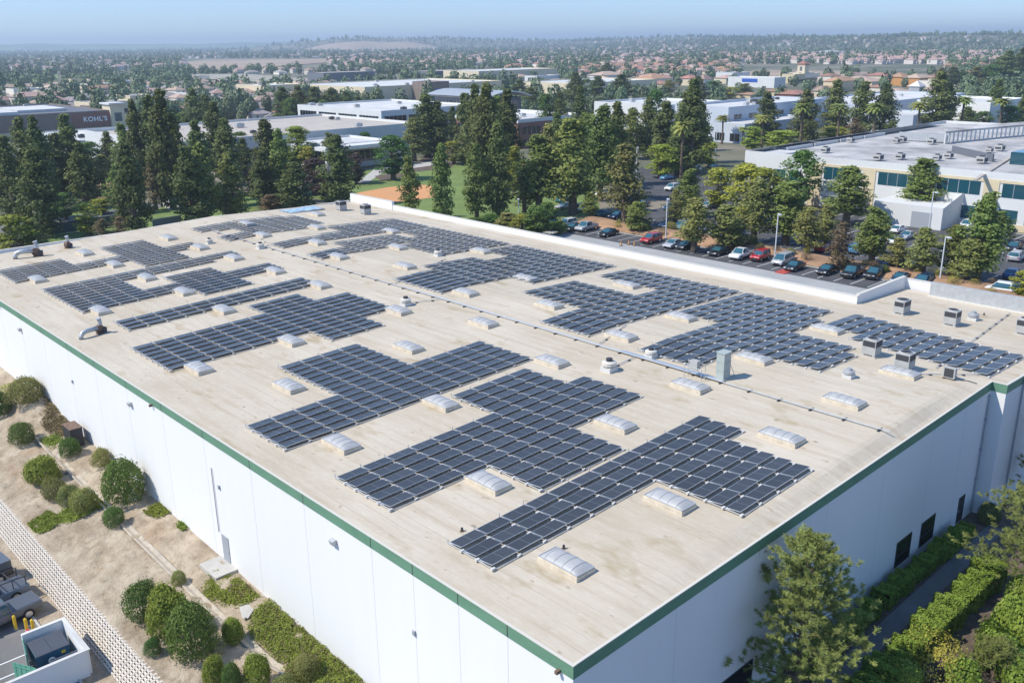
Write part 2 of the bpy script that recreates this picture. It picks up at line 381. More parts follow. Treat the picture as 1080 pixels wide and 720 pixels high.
# green band 3 cm proud of the walls, with cap strip
b=WB(); h=.66
zt=rz(BX0)
b.box(BX0-.03,BX0-.002,BY0-.03,BY1,zt-h,zt+.02)
xs=[BX0,RIDGE,JX-.03]
for a,c in zip(xs[:-1],xs[1:]):
    v=[(a,BY0-.03,re_(a)-h),(c,BY0-.03,re_(c)-h),(c,BY0-.002,re_(c)-h),(a,BY0-.002,re_(a)-h),(a,BY0-.03,re_(a)+.02),(c,BY0-.03,re_(c)+.02),(c,BY0-.002,re_(c)+.02),(a,BY0-.002,re_(a)+.02)]
    b.add(v,[(3,2,1,0),(4,5,6,7),(0,1,5,4),(1,2,6,5),(2,3,7,6),(3,0,4,7)])
b.box(JX-.03,JX-.002,JY-.03,BY0-.03,rz(JX)-h,rz(JX)+.02)
a,c=JX,102.
v=[(a,JY-.03,rz(a)-h),(c,JY-.03,rz(c)-h),(c,JY-.002,rz(c)-h),(a,JY-.002,rz(a)-h),(a,JY-.03,rz(a)+.02),(c,JY-.03,rz(c)+.02),(c,JY-.002,rz(c)+.02),(a,JY-.002,rz(a)+.02)]
b.add(v,[(3,2,1,0),(4,5,6,7),(0,1,5,4),(1,2,6,5),(2,3,7,6),(3,0,4,7)])
b.build('fascia_band','green_band')
b=WB()
b.box(BX0-.05,BX0+.10,BY0-.05,BY1,zt+.02,zt+.06)
def cap(a,c,y0,y1,t=.07,rz=rz):
    v=[(a,y0,rz(a)+.02),(c,y0,rz(c)+.02),(c,y1,rz(c)+.02),(a,y1,rz(a)+.02),(a,y0,rz(a)+t),(c,y0,rz(c)+t),(c,y1,rz(c)+t),(a,y1,rz(a)+t)]
    b.add(v,[(3,2,1,0),(4,5,6,7),(0,1,5,4),(1,2,6,5),(2,3,7,6),(3,0,4,7)])
cap(BX0+.10,JX-.05,BY0-.05,BY0+.10,.07,re_)
cap(JX-.05,102,JY-.05,JY+.16); b.box(JX-.05,JX+.16,JY+.16,BY0+.16,rz(JX)+.021,rz(JX)+.071)
b.build('roof_edge_cap','cap_metal')
# panel joints on the two visible walls
b=WB(); y=30.6; ys=[27.0,30.6,34.3,38.1,45.2,51.9,58.8,65.8,72.7,79.7,86.6,93.6,100.6,107.5,114.5,121.5]
for y in ys: b=WB(); b.box(BX0-.004,BX0,y-.02,y+.02,-3,zt-h); b.build('panel_joint','joint')
for x in (32.1,39.4,46.7,54,61.3,66.8): b=WB(); b.box(x-.015,x+.015,BY0-.004,BY0,-3,re_(x)-h-.002); b.build('panel_joint','joint')
b=WB()
for y in ys: b=WB(); b.box(BX0-.036,BX0-.0305,y-.03,y+.03,zt-h,zt+.02); b.build('band_joint','hvac_dark')
# parapets
def parapet(x0,x1,y0,y1,z0,z1,n='parapet',mm='white_wall'):
    q=WB(); q.box(x0,x1,y0,y1,z0,z1); o=q.build(n,mm)
    q=WB(); q.box(x0-.03,x1+.03,y0-.03,y1+.03,z1,z1+.05); q.build('parapet_cap','cap_metal'); return o
parapet(BX1+.0,BX1+.35,41.25,119.9,9.6,rz(BX1)+.78)
parapet(BX1+.0,BX1+.45,120.1,BY1+.0,9.6,rz(BX1)+1.35)
parapet(BX0+.3,BX1-.2,BY1+.01,BY1+.36,9.3,rz(30)+.42)
parapet(BX1+.4,96.9,41.25,41.59,9.6,rz(BX1)+.9)
parapet(96.9,97.25,38.2,41.59,9.4,11.2)
q=WB(); q.box(95.2,95.55,21.9,37.9,9.3,11.75); q.build('parapet_panel','galvanised')
q=WB(); q.box(94.75,95.19,21.9,37.9,10.15,10.35); q.build('roof_kerb','cap_metal')
q=WB(); q.box(95.56,96.9,37.6,38.0,9.4,11.2); q.build('parapet','white_wall')
# doors, windows, lamps on walls
def door(x0,x1,y0,y1,z0,z1,ax):
    q=WB(); 
    if ax=='x': q.box(x0-.05,x0+.02,y0,y1,z0,z1,0)
    else: q.box(x0,x1,y0-.05,y0+.02,z0,z1,0)
    d=q.build('door','grey_paint' if ax=='x' else 'frame_dark')
    q=MB()
    if ax=='x': q.box(x0-.09-BX0,x0-.051-BX0,y0+.1-BY0,y0+.16-BY0,z0+.95,z0+1.1)
    else: q.box(x0+.1-BX0,x0+.16-BX0,y0-.09-BY0,y0-.051-BY0,z0+.95,z0+1.1)
    q.build('handle','aluminium',d)
door(BX0,0,56.6,57.6,.1,2.35,'x')
door(68.1,69.2,BY0,0,.1,2.3,'y')
for x0,x1 in ((57.5,59.8),(61.4,63.7),(36.2,39.6)):
    q=WB(); q.box(x0,x1,BY0-.03,BY0+.02,.75,2.75); wn=q.build('window','dark_glass')
    q=MB(); X0,X1,Y=x0-BX0,x1-BX0,-.05
    for bb in ((X0,X1,Y,-.031,.75,.81),(X0,X1,Y,-.031,2.69,2.75),(X0,X0+.06,Y,-.031,.811,2.689),(X1-.06,X1,Y,-.031,.811,2.689),(X0+.06,X1-.06,Y,-.031,1.55,1.62)): q.box(*bb)
    q.build('frame','frame_dark',wn)
for y,z in ((41.9,8.3),(72.1,8.3),(100.9,8.3)):
    q=WB(); q.obox((BX0-.14,y,z),.28,.42,.32,(1,0,.3),(0,1,0),(-.3,0,1)); q.build('wall_lamp','galvanised')
for y,z in ((34.4,5.9),(57.0,6.3),(86.5,6.4)):
    q=WB(); q.box(BX0-.12,BX0-.005,y-.1,y+.1,z-.14,z+.14); q.build('wall_box','grey_paint')
q=WB(); q.tube([(BX0-.07,57.9,7.5),(BX0-.07,57.9,2.4)],.035,6); q.build('conduit','grey_paint')
q=WB(); q.tube([(JX-.35,BY0-.1,rz(JX)-.9),(JX-.35,BY0-.1,.2)],.06,8)
for z in (3,5.5,8): q.box(JX-.45,JX-.25,BY0-.18,BY0-.005,z,z+.12)
q.build('downspout','grey_paint')
q=WB(); q.tube([(74.6,JY-.1,rz(74)-.3),(74.6,JY-.1,.2)],.07,8); q.build('downspout','grey_paint')
for y in (23.6,67.5,107.5):
    q=WB(); q.box(BX0-.28,BX0-.04,y-.08,y+.08,zt-h-.05,zt-h+.12); q.build('overflow_scupper','rust')

# ================================================================== SOLAR ARRAYS
pm=MB(); W2,D2=.905,.483
pm.box(-W2,W2,-D2,D2,-.035,0,0)
pm.quad((-W2+.025,-D2+.025,.002),(W2-.025,-D2+.025,.002),(W2-.025,D2-.025,.002),(-W2+.025,D2-.025,.002),1)
PANEL=pm.mesh('solar_panel',['aluminium','cells'])
TILT=-R(6.0)
WHERE={'A':'nearest the front roof corner, three long rows and a stubby block','B':'large stepped plus-shaped one, second from the front corner','C':'third from the front corner on the left half, with one tall block behind',
'D':'fourth from the front corner on the left half, beside the row of three','E':'only straight one, a single narrow strip three rows deep','F':'far left, two blocks joined by long thin strips around skylights',
'G':'furthest left one on the roof, reaching the left photo edge','H':'ragged one in the furthest back corner beside the blue tarp','I':'far one in front of two small rooftop units at the back corner',
'J':'right half, far, wrapping a skylight below the back parapet','K':'right half, middle of the back parapet, wrapping two skylights','L':'between pipe run and back parapet, in line with the parked red car',
'M':'right half, the one directly behind the tall green cabinet','N':'rightmost, narrow and separate, between the air conditioners'}
for k,(X0,Y1,cx,cyy,sh,rows) in ARR.items():
    rows=rows.split(); cells=[(i,j) for j,r_ in enumerate(rows) for i,ch in enumerate(r_) if ch=='#']
    ax=X0; ay=Y1
    root=thing('solar_array','solar array: '+WHERE[k],'solar array',(ax,ay,0),group='solar arrays on the warehouse roof')
    S=set(cells); rk=MB(); pos=[]
    for i,j in cells:
        yc=-(j+.5)*cyy; xc=(i+.5)*cx+sh*(ay+yc-30); zr=rz(ax+xc)
        pos.append((xc,yc,zr+.235,i,j))
        # racking: cross rails on both joints, front rail, ballast and clips
        for sx_,nb in ((-.5,(i-1,j)),(.5,(i+1,j))):
            if sx_>0 or nb not in S:
                x=xc+sx_*cx; 
                rk.box(x-.022,x+.022,yc-cyy/2+.01,yc+cyy/2-.01,zr+.05,zr+.115,0)
                rk.box(x-.13,x+.13,yc-cyy/2-.06,yc-cyy/2+.08,zr+.06,zr+.15,1)
        if (i,j+1) not in S:
            rk.box(xc-cx/2,xc+cx/2,yc-cyy/2-.06,yc-cyy/2-.02,zr+.03,zr+.09,0)
        if (i,j-1) not in S:
            for sx_ in (-.5,):
                rk.box(xc+sx_*cx-.02,xc+sx_*cx+.02,yc+cyy/2-.05,yc+cyy/2+.0,zr+.02,zr+.30,0)
    rk.build('racking',['aluminium','ballast'],root)
    pos.sort(key=lambda p:(Vector((ax+p[0],ay+p[1],p[2]))-CAM).length)
    ax_=math.atan(.0331)
    def orient(x): return (TILT, (ax_ if ax+x>RIDGE else -ax_),0)
    for q,p in enumerate(pos[:100]):
        o=bpy.data.objects.new('solar_panel',PANEL); C.objects.link(o); o.parent=root; o.location=p[:3]; e_=orient(p[0]); o.rotation_euler=(e_[0]+rnd.gauss(0,.006),e_[1]+rnd.gauss(0,.006),rnd.gauss(0,.002))
    if len(pos)>100:
        # the remaining ones in one mesh, cells first built flat so the pattern matches
        e=MB()
        from mathutils import Euler
        for p in pos[100:]:
            mt=Matrix.Translation(p[:3])@Euler(orient(p[0])).to_matrix().to_4x4()
            o0=len(e.v); e.v+=[tuple(mt@Vector(v)) for v in pm.v]; e.f+=[tuple(i_+o0 for i_ in f) for f in pm.f]; e.m+=pm.m
        tag(e.build('solar_panel',['aluminium','cells'],root),kind='stuff')

# ================================================================== SKYLIGHTS
def skylight(kind):
    r=thing('skylight','white domed skylight on the roof','skylight',(0,0,-50),group='domed skylights on the warehouse roof')
    b=MB(); b.box(-.70,.70,-1.40,1.40,-.1,.22); b.box(-.66,.66,-1.36,1.36,.22,.30); b.build('curb','curb',r)
    b=MB(); nx=12; ny=18; vs=[]; 
    for j in range(ny+1):
        y=-1.33+2.66*j/ny
        e=min(1,(1.33-abs(y))/.42) ; e=e**.75
        for i in range(nx+1):
            t=math.pi*i/nx; x=-.63*math.cos(t); z=.30+.23*(math.sin(t)**.9)*e
            if kind=='rib' and .4<e: z+=.022*abs(math.sin(math.pi*j*.5))
            vs.append((x,y,z))
    fs=[(j*(nx+1)+i,j*(nx+1)+i+1,(j+1)*(nx+1)+i+1,(j+1)*(nx+1)+i) for j in range(ny) for i in range(nx)]
    b.add(vs,fs); b.build('dome','dome',r,smooth=(kind!='rib'))
    b=MB(); 
    if kind=='rib': ysr=[-1.0+.143*k for k in range(15)]
    else: ysr=[-.92,-.3,.3,.92]
    for y in ysr:
        e=min(1,(1.33-abs(y))/.42)**.75
        b.tube([(-.64*math.cos(math.pi*i/8),y,.31+.235*(math.sin(math.pi*i/8)**.9)*e) for i in range(9)],.018 if kind=='rib' else .01,4)
    b.box(-.67,-.63,-1.36,1.36,.30,.335); b.box(.63,.67,-1.36,1.36,.30,.335); b.box(-.63,.63,-1.37,-1.33,.30,.335); b.box(-.63,.63,1.33,1.37,.30,.335)
    b.build('frame','aluminium',r)
    return r
SK={'rib':skylight('rib'),'plain':skylight('plain')}
SKY=[(40,296),(90,268),(121,280),(155,294),(178,252),(211,262),(247,273),(194,309),(236,328),(106,329),(260,237),(334,227),(334,241),(277,249),(334,257),(357,272),(290,287),(337,302),(412,245),(419,262),(427,282),(420,329),(507,266),(491,310),(510,342),(307,361),(554,295),(579,323),(661,302),(718,336),(655,356),(582,383),(728,409),(795,380),(872,349),(949,395),(890,425),(210,390),(305,409),(431,368),(465,427),(360,470),(515,511),(649,449),(706,531),(597,597),(824,463)]
def rp(px,py,dz=0):
    X=50
    for _ in range(25):
        p=at(px,py,rz(X)+dz); X=p.x
    return p
pts=[rp(*p) for p in SKY]
bands=[(0,28,'nearest'),(28,37,'second nearest'),(37,52,'third nearest'),(52,62,'fourth nearest'),(62,74,'fifth nearest'),(74,86,'sixth nearest'),(86,94,'seventh nearest'),(94,104,'eighth nearest'),(104,114,'ninth nearest'),(114,140,'furthest')]
rowsd={}
for p in pts:
    for k,(a,c_,n) in enumerate(bands):
        if a<=p.y<c_: rowsd.setdefault(k,[]).append(p); break
first={'rib':True,'plain':True}
for k,ps in sorted(rowsd.items()):
    ps.sort(key=lambda p:p.x)
    for i,p in enumerate(ps):
        kind='rib' if (k==0 and i<2) else 'plain'
        lab=('finely ribbed' if kind=='rib' else 'smooth white')+' skylight, %s from left in the %s crosswise skylight row'%(ORD[i],bands[k][2])
        if len(ps)==1: lab='lone smooth white skylight of the %s crosswise row on the roof'%bands[k][2]
        loc=(p.x,p.y,p.z)
        if first[kind]: first[kind]=False; SK[kind].location=loc; SK[kind]['label']=lab
        else: copy_tree(SK[kind],loc,0,None,lab)

# ================================================================== OTHER ROOF EQUIPMENT
def ac_unit(name,label,x,y,w=1.15,d=1.15,h=1.45,rzt=0,open_side=False):
    z=rz(x); r=thing(name,label,'air conditioner',(x,y,z),rzt,'air conditioning units on the warehouse roof')
    b=MB(); b.box(-w/2,w/2,-d/2,d/2,.22,h,0); b.build('casing','hvac_paint',r)
    b=MB(); b.box(-w/2-.1,w/2+.1,-d/2-.1,d/2+.1,-.05,.12); b.box(-w/2,w/2,-d/2+.05,-d/2+.2,.12,.22); b.box(-w/2,w/2,d/2-.2,d/2-.05,.12,.22); b.build('base','concrete',r)
    b=MB(); b.box(-w/2+.05,w/2-.05,-d/2-.012,-d/2-.001,h*.62,h-.08); b.box(-w/2-.012,-w/2-.001,-d/2+.06,d/2-.06,h*.62,h-.08)
    b.build('coil_grille','hvac_dark',r)
    b=MB(); b.tube([(0,0,h-.02),(0,0,h+.09)],[w*.42,w*.40],20); f=b.build('fan_shroud','hvac_paint',r)
    b=MB(); b.tube([(0,0,h+.09),(0,0,h+.095)],w*.36,20); 
    for k in range(4):
        t=k*math.pi/4; b.box(-w*.35*math.cos(t)-.01,w*.35*math.cos(t)+.01,-.01,.01,h+.1,h+.11)
    b.build('fan','hvac_dark',f)
    b=MB(); b.box(w/2+.001,w/2+.02,-d/2+.1,d/2-.1,.35,h-.15); b.box(-w/2+.1,w/2-.1,-d/2-.014,-d/2-.001,.3,h*.58); b.build('service_panel','hvac_paint',r)
    return r
ac_unit('air_conditioner','grey boxy air conditioner beside the left side of the rightmost solar array',70.5,32.1)
ac_unit('air_conditioner','grey boxy air conditioner standing right behind a skylight, nearest of the large units',68.9,28.6)
ac_unit('air_conditioner','wide pale air conditioner nearest the white parapet corner, beyond the rightmost array',85.9,36.6,1.5,1.0,1.35)
ac_unit('air_conditioner','grey air conditioner beyond the rightmost array, left of a small roof vent',85.3,31.6)
ac_unit('air_conditioner','grey air conditioner cut off by the right edge of the photo',87.3,26.0)
ac_unit('air_conditioner','small grey air conditioner at the furthest roof corner, left one of the pair',79.5,124.8,1.3,1.2,1.5)
ac_unit('air_conditioner','small grey air conditioner at the furthest roof corner, right one of the pair',80.3,119.2,1.3,1.2,1.5)
def fan(label,x,y,s=1,white=True):
    z=rz(x); r=thing('exhaust_fan',label,'roof fan',(x,y,z),0,'small fans and vents on the warehouse roof'); r.scale=(s,s,s)
    b=MB(); b.box(-.38,.38,-.38,.38,-.05,.28); b.build('curb','white_roofing',r)
    b=MB(); b.tube([(0,0,.28),(0,0,.36),(0,0,.55),(0,0,.62)],[.30,.44,.44,.30],14); b.build('housing','cap_metal' if white else 'galvanised',r)
    b=MB(); b.tube([(0,0,.62),(0,0,.78)],[.2,.2],10); b.build('motor_cap','hvac_dark' if white else 'galvanised',r)
fan('white exhaust fan left of the pipe run, in line with the large stepped array',52.4,44.9,1.35)
fan('white exhaust fan touching the pipe run, just left of the green cabinet',56.9,44.3,1.1)
fan('small white exhaust fan left of the pipe run in the middle of the roof',52.5,71.8,1.2)
fan('small white exhaust fan beside the far end of the pipe run',55.3,106.4,1.1)
fan('small white exhaust fan right of the pipe run at an array edge, middle distance',68.7,86.8,1.1)
fan('small white exhaust fan near the far left arrays',52.3,114.6,1.)
fan('squat round grey roof vent in front of the two large air conditioners',63.8,30.6,1.,False)
fan('squat round grey roof vent beyond the rightmost array by the grey parapet panel',88.8,31.0,1.1,False)
# thin condenser near the jog
r=thing('condenser','small slim condenser with a cable by the notch of the roof edge','condenser',(69.4,25.3,rz(69.4)))
b=MB(); b.box(-.2,.2,-.45,.45,.12,.95); b.build('casing','hvac_paint',r)
b=MB(); b.box(-.215,-.201,-.35,.35,.2,.88); b.build('grille','hvac_dark',r)
b=MB(); b.box(-.25,.25,-.4,-.3,0,.12); b.box(-.25,.25,.3,.4,0,.12); b.build('feet','rust',r)
b=MB(); b.tube([(.1,-.45,.3),(.2,-.8,.05),(.5,-1.2,.04),(.4,-1.9,.04)],.03,6); b.build('cable','hvac_dark',r)
# electrical cabinet straddling the pipe run
r=thing('electrical_cabinet','tall pale green electrical cabinet standing on the roof beside the pipe run','electrical cabinet',(56.9,37.3,rz(57)))
b=MB(); b.box(-.45,.45,-.35,.35,.1,2.15); b.build('cabinet_body','cabinet_paint',r)
b=MB(); b.box(-.50,.50,-.40,.40,2.15,2.2); b.build('cabinet_roof','cabinet_paint',r)
b=MB(); b.box(-.452-.02,-.452,-.33,.33,.72,.74); b.box(-.472,-.452,-.33,.33,1.42,1.44); b.box(-.43,.43,-.372,-.352,.72,.74); b.box(-.43,.43,-.372,-.352,1.42,1.44); b.build('door_seam','grey_paint',r)
b=MB(); b.box(-.5,.5,-.45,.45,0,.1); b.build('base','concrete',r)
b=MB(); b.tube([(.45,-.2,1.4),(1.1,-.35,.03)],.025,6); b.tube([(.45,.2,1.4),(1.1,.3,.03)],.025,6); b.build('brace','galvanised',r)
r=thing('inverter','white inverter box on a thin metal frame just left of the green cabinet','inverter',(55.6,39.0,rz(55.6)))
b=MB(); b.box(-.22,.22,-.35,.35,.75,1.45); b.build('inverter_body','hvac_paint',r)
b=MB()
for x in(-.25,.25):
    for y in(-.8,.8): b.tube([(x,y,0),(x,y,1.3 if x>0 else .95)],.025,6)
b.tube([(.25,-.8,1.2),(.25,.8,1.2)],.025,6); b.tube([(-.25,-.8,.9),(-.25,.8,.9)],.025,6); b.tube([(.25,.8,1.2),(.25,-.8,.1)],.02,6); b.build('stand','galvanised',r)
# the pipe run down the ridge with sleepers, and its side branches
r=thing('pipe_run','long grey conduit run on sleepers down the middle of the roof','pipe',(56.1,BY0,rz(56.1)))
b=MB(); b.tube([(-.1,.8,.16),(-.05,100,.16)],.045,8); b.build('pipe','galvanised',r)
b=MB(); b.tube([(.1,14,.15),(.1,54,.15)],.04,8); b.box(-.05,.32,14,24,.1,.2); b.build('pipe','aluminium',r)
for k in range(40):
    b=MB(); b.box(-.3,.3,1.5+2.5*k,1.62+2.5*k,0,.09); b.build('sleeper','hvac_dark',r)
def branch(x0,y0,x1,y1,label):
    r=thing('branch_pipe',label,'pipe',(x0,y0,rz(x0))); b=MB()
    z1=rz(x1)-rz(x0); b.tube([(0,0,.12),(x1-x0,y1-y0,z1+.12)],.035,6); b.build('pipe','galvanised',r)
    n=max(2,int(math.hypot(x1-x0,y1-y0)/2))
    for k in range(n):
        t=(k+.5)/n; x,y=(x1-x0)*t,(y1-y0)*t; b=MB(); b.box(x-.1,x+.1,y-.1,y+.1,z1*t,z1*t+.1); b.build('sleeper','hvac_dark',r)
branch(52.9,45,55.9,45.2,'thin conduit linking the left white fan to the pipe run')
branch(53,72,55.9,70.5,'thin conduit from a small fan to the middle of the pipe run')
branch(56.4,79,68,84.5,'thin conduit from the pipe run to the array beyond it, middle distance')
branch(56.4,106,61,120,'thin conduit wandering towards the furthest corner units')
branch(45.5,56,47.2,60.5,'short conduit off the left side of the third array') if False else None
branch(56.4,49.5,62,51.2,'thin conduit between two arrays right of the pipe run')
branch(71,27,94,29.5,'thin conduit along the roof beyond the rightmost array')
branch(68.2,27.5,72,24,'thin conduit from the near large unit toward the notch')
# fume ducts (blowers with an elbow) at the left edge
def blower(label,x,y,rzt,s=1,elbow=True):
    r=thing('blower',label,'blower',(x,y,rz(x)),rzt,'duct blowers at the left roof edge'); r.scale=(s,s,s)
    b=MB(); b.box(-.35,.35,-.35,.35,.0,.12); b.tube([(0,-.25,.6),(0,.25,.6)],.5,14); b.box(-.3,.3,-.25,.25,.12,.5); b.build('blower_housing','rust',r)
    b=MB(); b.tube([(.15,0,.6),(.15,0,1.5),(.05,0,1.9)],[.26,.24,.3],10); b.build('outlet_hood','galvanised',r)
    b=MB(); b.box(.2,.75,-.3,.3,.12,.7); b.build('motor','hvac_dark',r)
    if elbow:
        b=MB(); b.tube([(-.3,0,.75),(-1.6,0,.75),(-2.1,0,.6),(-2.35,0,.25),(-2.35,0,-.02)],[.28]*5,12); b.build('elbow_duct','galvanised',r,smooth=True)
blower('rusty blower with a long elbow duct, nearest one at the left roof edge',27.9,86.9,R(10),.8)
blower('rusty blower with a curled white duct at the far left roof edge',34.2,126.0,R(-20),1.05)
blower('small dark blower near the far left roof edge, right of the pair',38.6,127.6,R(30),.85,False)
# small pipes and stains of the roof: plumbing vents
for x,y,lab in ((31.2,29.6,'tiny dark vent pipe near the front roof corner, left of the ribbed skylight'),(28.6,34.9,'tiny dark vent pipe beside the left roof edge near the corner'),(78.5,22.9,'tiny dark vent stub right of the slim condenser'),(91.5,31.,'tiny dark vent stub behind the squat grey vent')):
    r=thing('vent_pipe',lab,'vent pipe',(x,y,rz(x)),group='tiny vent pipes on the roof'); b=MB(); b.tube([(0,0,-.05),(0,0,.22)],.07,8); b.build('pipe','hvac_dark',r); b=MB(); b.tube([(0,0,0),(0,0,.04)],[.14,.11],10); b.build('flashing','rust',r)
# blue tarp
r=thing('tarp_sheet','pale blue tarp lying over boards near the far roof edge','tarp',(74.6,128.6,rz(74.6)))
b=MB(); n=10; rr=random.Random(3)
vs=[(-3+6*i/n,-1.6+3.2*j/n,.12+.16*rr.random()) for j in range(n+1) for i in range(n+1)]
b.add(vs,[(j*(n+1)+i,j*(n+1)+i+1,(j+1)*(n+1)+i+1,(j+1)*(n+1)+i) for j in range(n) for i in range(n)]); b.add([(-3,-1.6,0),(3,-1.6,0),(3,1.6,0),(-3,1.6,0)],[(0,1,2,3)]); b.build('sheet','tarp',r)
b=MB(); b.box(-3.2,3.2,-1.75,-1.62,0,.16); b.box(-3.2,3.2,1.62,1.75,0,.16); b.build('boards','concrete',r)
# ================================================================== GROUND
def sstep(a,b,x):
    t=max(0,min(1,(x-a)/(b-a))); return t*t*(3-2*t)
def zb(Y): return max(-.6,min(1.3,-.5+(Y-39)/56*1.8))
RX0,RX1=14.95,16.05
def hg(X,Y):
    if Y>135: return 0.
    if X<RX0: return -3.0 if Y<128 else -3.0*(1-sstep(128,135,Y))
    if X<24.9:
        if X<RX1: h=-3+(X-RX0)/(RX1-RX0)*2.2
        else:
            t=(X-RX1)/(24.7-RX1); h=-.8+(zb(Y)+.8)*(t**1.15)
            h-= .18*math.exp(-((X-21.6)/.5)**2)
            h+= 1.1*math.exp(-((Y-97)/5)**2-((X-23.5)/2.2)**2)
        return h if Y<128 else h*(1-sstep(128,135,Y))
    return 0.
def on(px,py):
    z=0.
    for _ in range(40):
        p=at(px,py,z); z=.5*z+.5*hg(p.x,p.y)
    p=at(px,py,z); return p
# far hills
def dirp(px,d):
    r_=ray(px,0); h=Vector((r_.x,r_.y,0)).normalized(); return h*d
HILLS=[(375,5200,62,520,260),(455,5600,44,500,300),(600,6000,40,900,500),(720,5200,50,700,400),(900,3600,30,700,350),(1040,3200,34,450,300),(820,4300,42,700,400)]
HP=[(dirp(a,d),h_,s1,s2) for a,d,h_,s1,s2 in HILLS]
def hill(X,Y):
    z=0
    for p,h_,s1,s2 in HP:
        dx,dy=X-p.x,Y-p.y
        if abs(dx)+abs(dy)>4000: continue
        d=p.normalized(); u=dx*d.x+dy*d.y; v=-dx*d.y+dy*d.x
        z+=h_*math.exp(-(v/s1)**2-(u/s2)**2)
    return z
def lines(lo,hi,extra,s0,gr):
    r_=set(extra); x=0; st=s0
    while x<hi: r_.add(round(x,2)); x+=st; st*=gr
    x=0; st=s0
    while x>lo: r_.add(round(x,2)); x-=st; st*=gr
    r_|={lo,hi}; return sorted(r_)
xs=lines(-9000,14000,[14.9,14.95,16.05,17,19,24.3,24.9,25.0],4,1.035)
ys=lines(-3000,14000,[128,130,132,135],4,1.035)
zz=[(x,y,(hg(x,y) if x<26 and -60<y<140 else (-3.0 if x<24 and y<=-60 else 0))+(hill(x,y) if math.hypot(x,y)>1500 else 0)-.02-(.25 if RX1-1.3<x<24.95 and y<128 else 0)) for y in ys for x in xs]
nx=len(xs); g=MB(); g.add(zz,[(j*nx+i,j*nx+i+1,(j+1)*nx+i+1,(j+1)*nx+i) for j in range(len(ys)-1) for i in range(nx-1)])
struct(g.build('ground','ground'))
# the tan hill seen under the horizon and the blue ridges behind the haze
def ridge(name,px0,px1,d,hs,m,depth=900):
    n=len(hs); v=[]; 
    for i in range(n):
        px=px0+(px1-px0)*i/(n-1)
        for q in range(7):
            t=q/6; p=dirp(px,d+depth*(t-.5)); v.append((p.x,p.y,max(-2,hs[i]*math.sin(math.pi*t)-.5)))
    b=MB(); b.add(v,[(i*7+q,i*7+q+1,(i+1)*7+q+1,(i+1)*7+q) for i in range(n-1) for q in range(6)]); return struct(b.build(name,m))
rr=random.Random(5)
ridge('hills',305,470,4700,[2,14,26,36,42,45,46,44,41,43,40,31,18,4],'dry_field',700)
ridge('hills',-60,340,9000,[54+3*math.sin(i*.9)+3*rr.random()+ (6*math.sin(i*.2)) for i in range(40)],'far_foliage',1600)
ridge('hills',330,1200,9500,[50+4*math.sin(i*.7)+4*rr.random() for i in range(60)],'far_foliage',1600)
# near dirt slope (fine, bumpy)
rr=random.Random(11)
def vnoise(x,y,s):
    xi,yi=math.floor(x/s),math.floor(y/s); fx,fy=x/s-xi,y/s-yi
    h=lambda a,b: (math.sin(a*127.1+b*311.7)*43758.5453)%1
    fx=fx*fx*(3-2*fx); fy=fy*fy*(3-2*fy)
    return (h(xi,yi)*(1-fx)+h(xi+1,yi)*fx)*(1-fy)+(h(xi,yi+1)*(1-fx)+h(xi+1,yi+1)*fx)*fy
nx_,ny_=44,330; b=MB(); vs=[]
for j in range(ny_+1):
    y=22+108*j/ny_
    for i in range(nx_+1):
        x=16.0+8.72*i/nx_; e=min(1,i/3,(nx_-i)/2)
        vs.append((x,y,hg(x,y)+e*(.34*vnoise(x,y,1.1)+.26*vnoise(x+9,y,.5)-.24)))
b.add(vs,[(j*(nx_+1)+i,j*(nx_+1)+i+1,(j+1)*(nx_+1)+i+1,(j+1)*(nx_+1)+i) for j in range(ny_) for i in range(nx_)])
struct(b.build('dirt_slope','dirt',smooth=True))
# asphalt lot below the retaining wall
b=MB(); b.quad((-40,10,-2.99),(RX0-.0,10,-2.99),(RX0,128,-2.99),(-40,128,-2.99)); struct(b.build('parking_lot','asphalt_light'))
b=MB(); b.quad((13.3,20,-2.975),(RX0-.01,20,-2.975),(RX0-.01,128,-2.975),(13.3,128,-2.975)); struct(b.build('dirt_verge','dirt'))
b=MB(); b.box(13.15,13.3,20,128,-2.98,-2.85); struct(b.build('kerb','concrete'))
b=MB()
for y in [60.9,59.3,57.9,56.5,66.5,69.3]:
    b.box(7.5,12.7,y,y+.11,-2.985,-2.980)
struct(b.build('painted_stall_lines','paint_white'))
# cellular block retaining wall: stepped courses of U-shaped blocks with planting holes
r=thing('retaining_wall','retaining wall of small pale blocks with dark planting pockets, running below the dirt slope','retaining wall',(RX0,20,-3))
b=MB(); d=MB(); nC=9; L_=105.
for c in range(nC):
    z=c*.245; x=c*.122
    n=int(L_/.46)
    for k in range(n):
        y=k*.46+(.23 if c%2 else 0)
        b.box(x+.0,x+.085,y+.05,y+.41,z,z+.17)          # front lip
        b.box(x+.085,x+.30,y+.0,y+.075,z,z+.215); 
        b.box(x+.085,x+.30,y+.385,y+.455,z,z+.215)
b.build('blocks','paver',r)
v=[]; d.quad((.12,0,-.05),(1.28,0,2.18),(1.28,L_,2.18),(.12,L_,-.05)); d.build('soil','planter_soil',r)
M['swale_concrete']=mat('swale_concrete',(.42,.365,.29),.9,(1.2,.2))
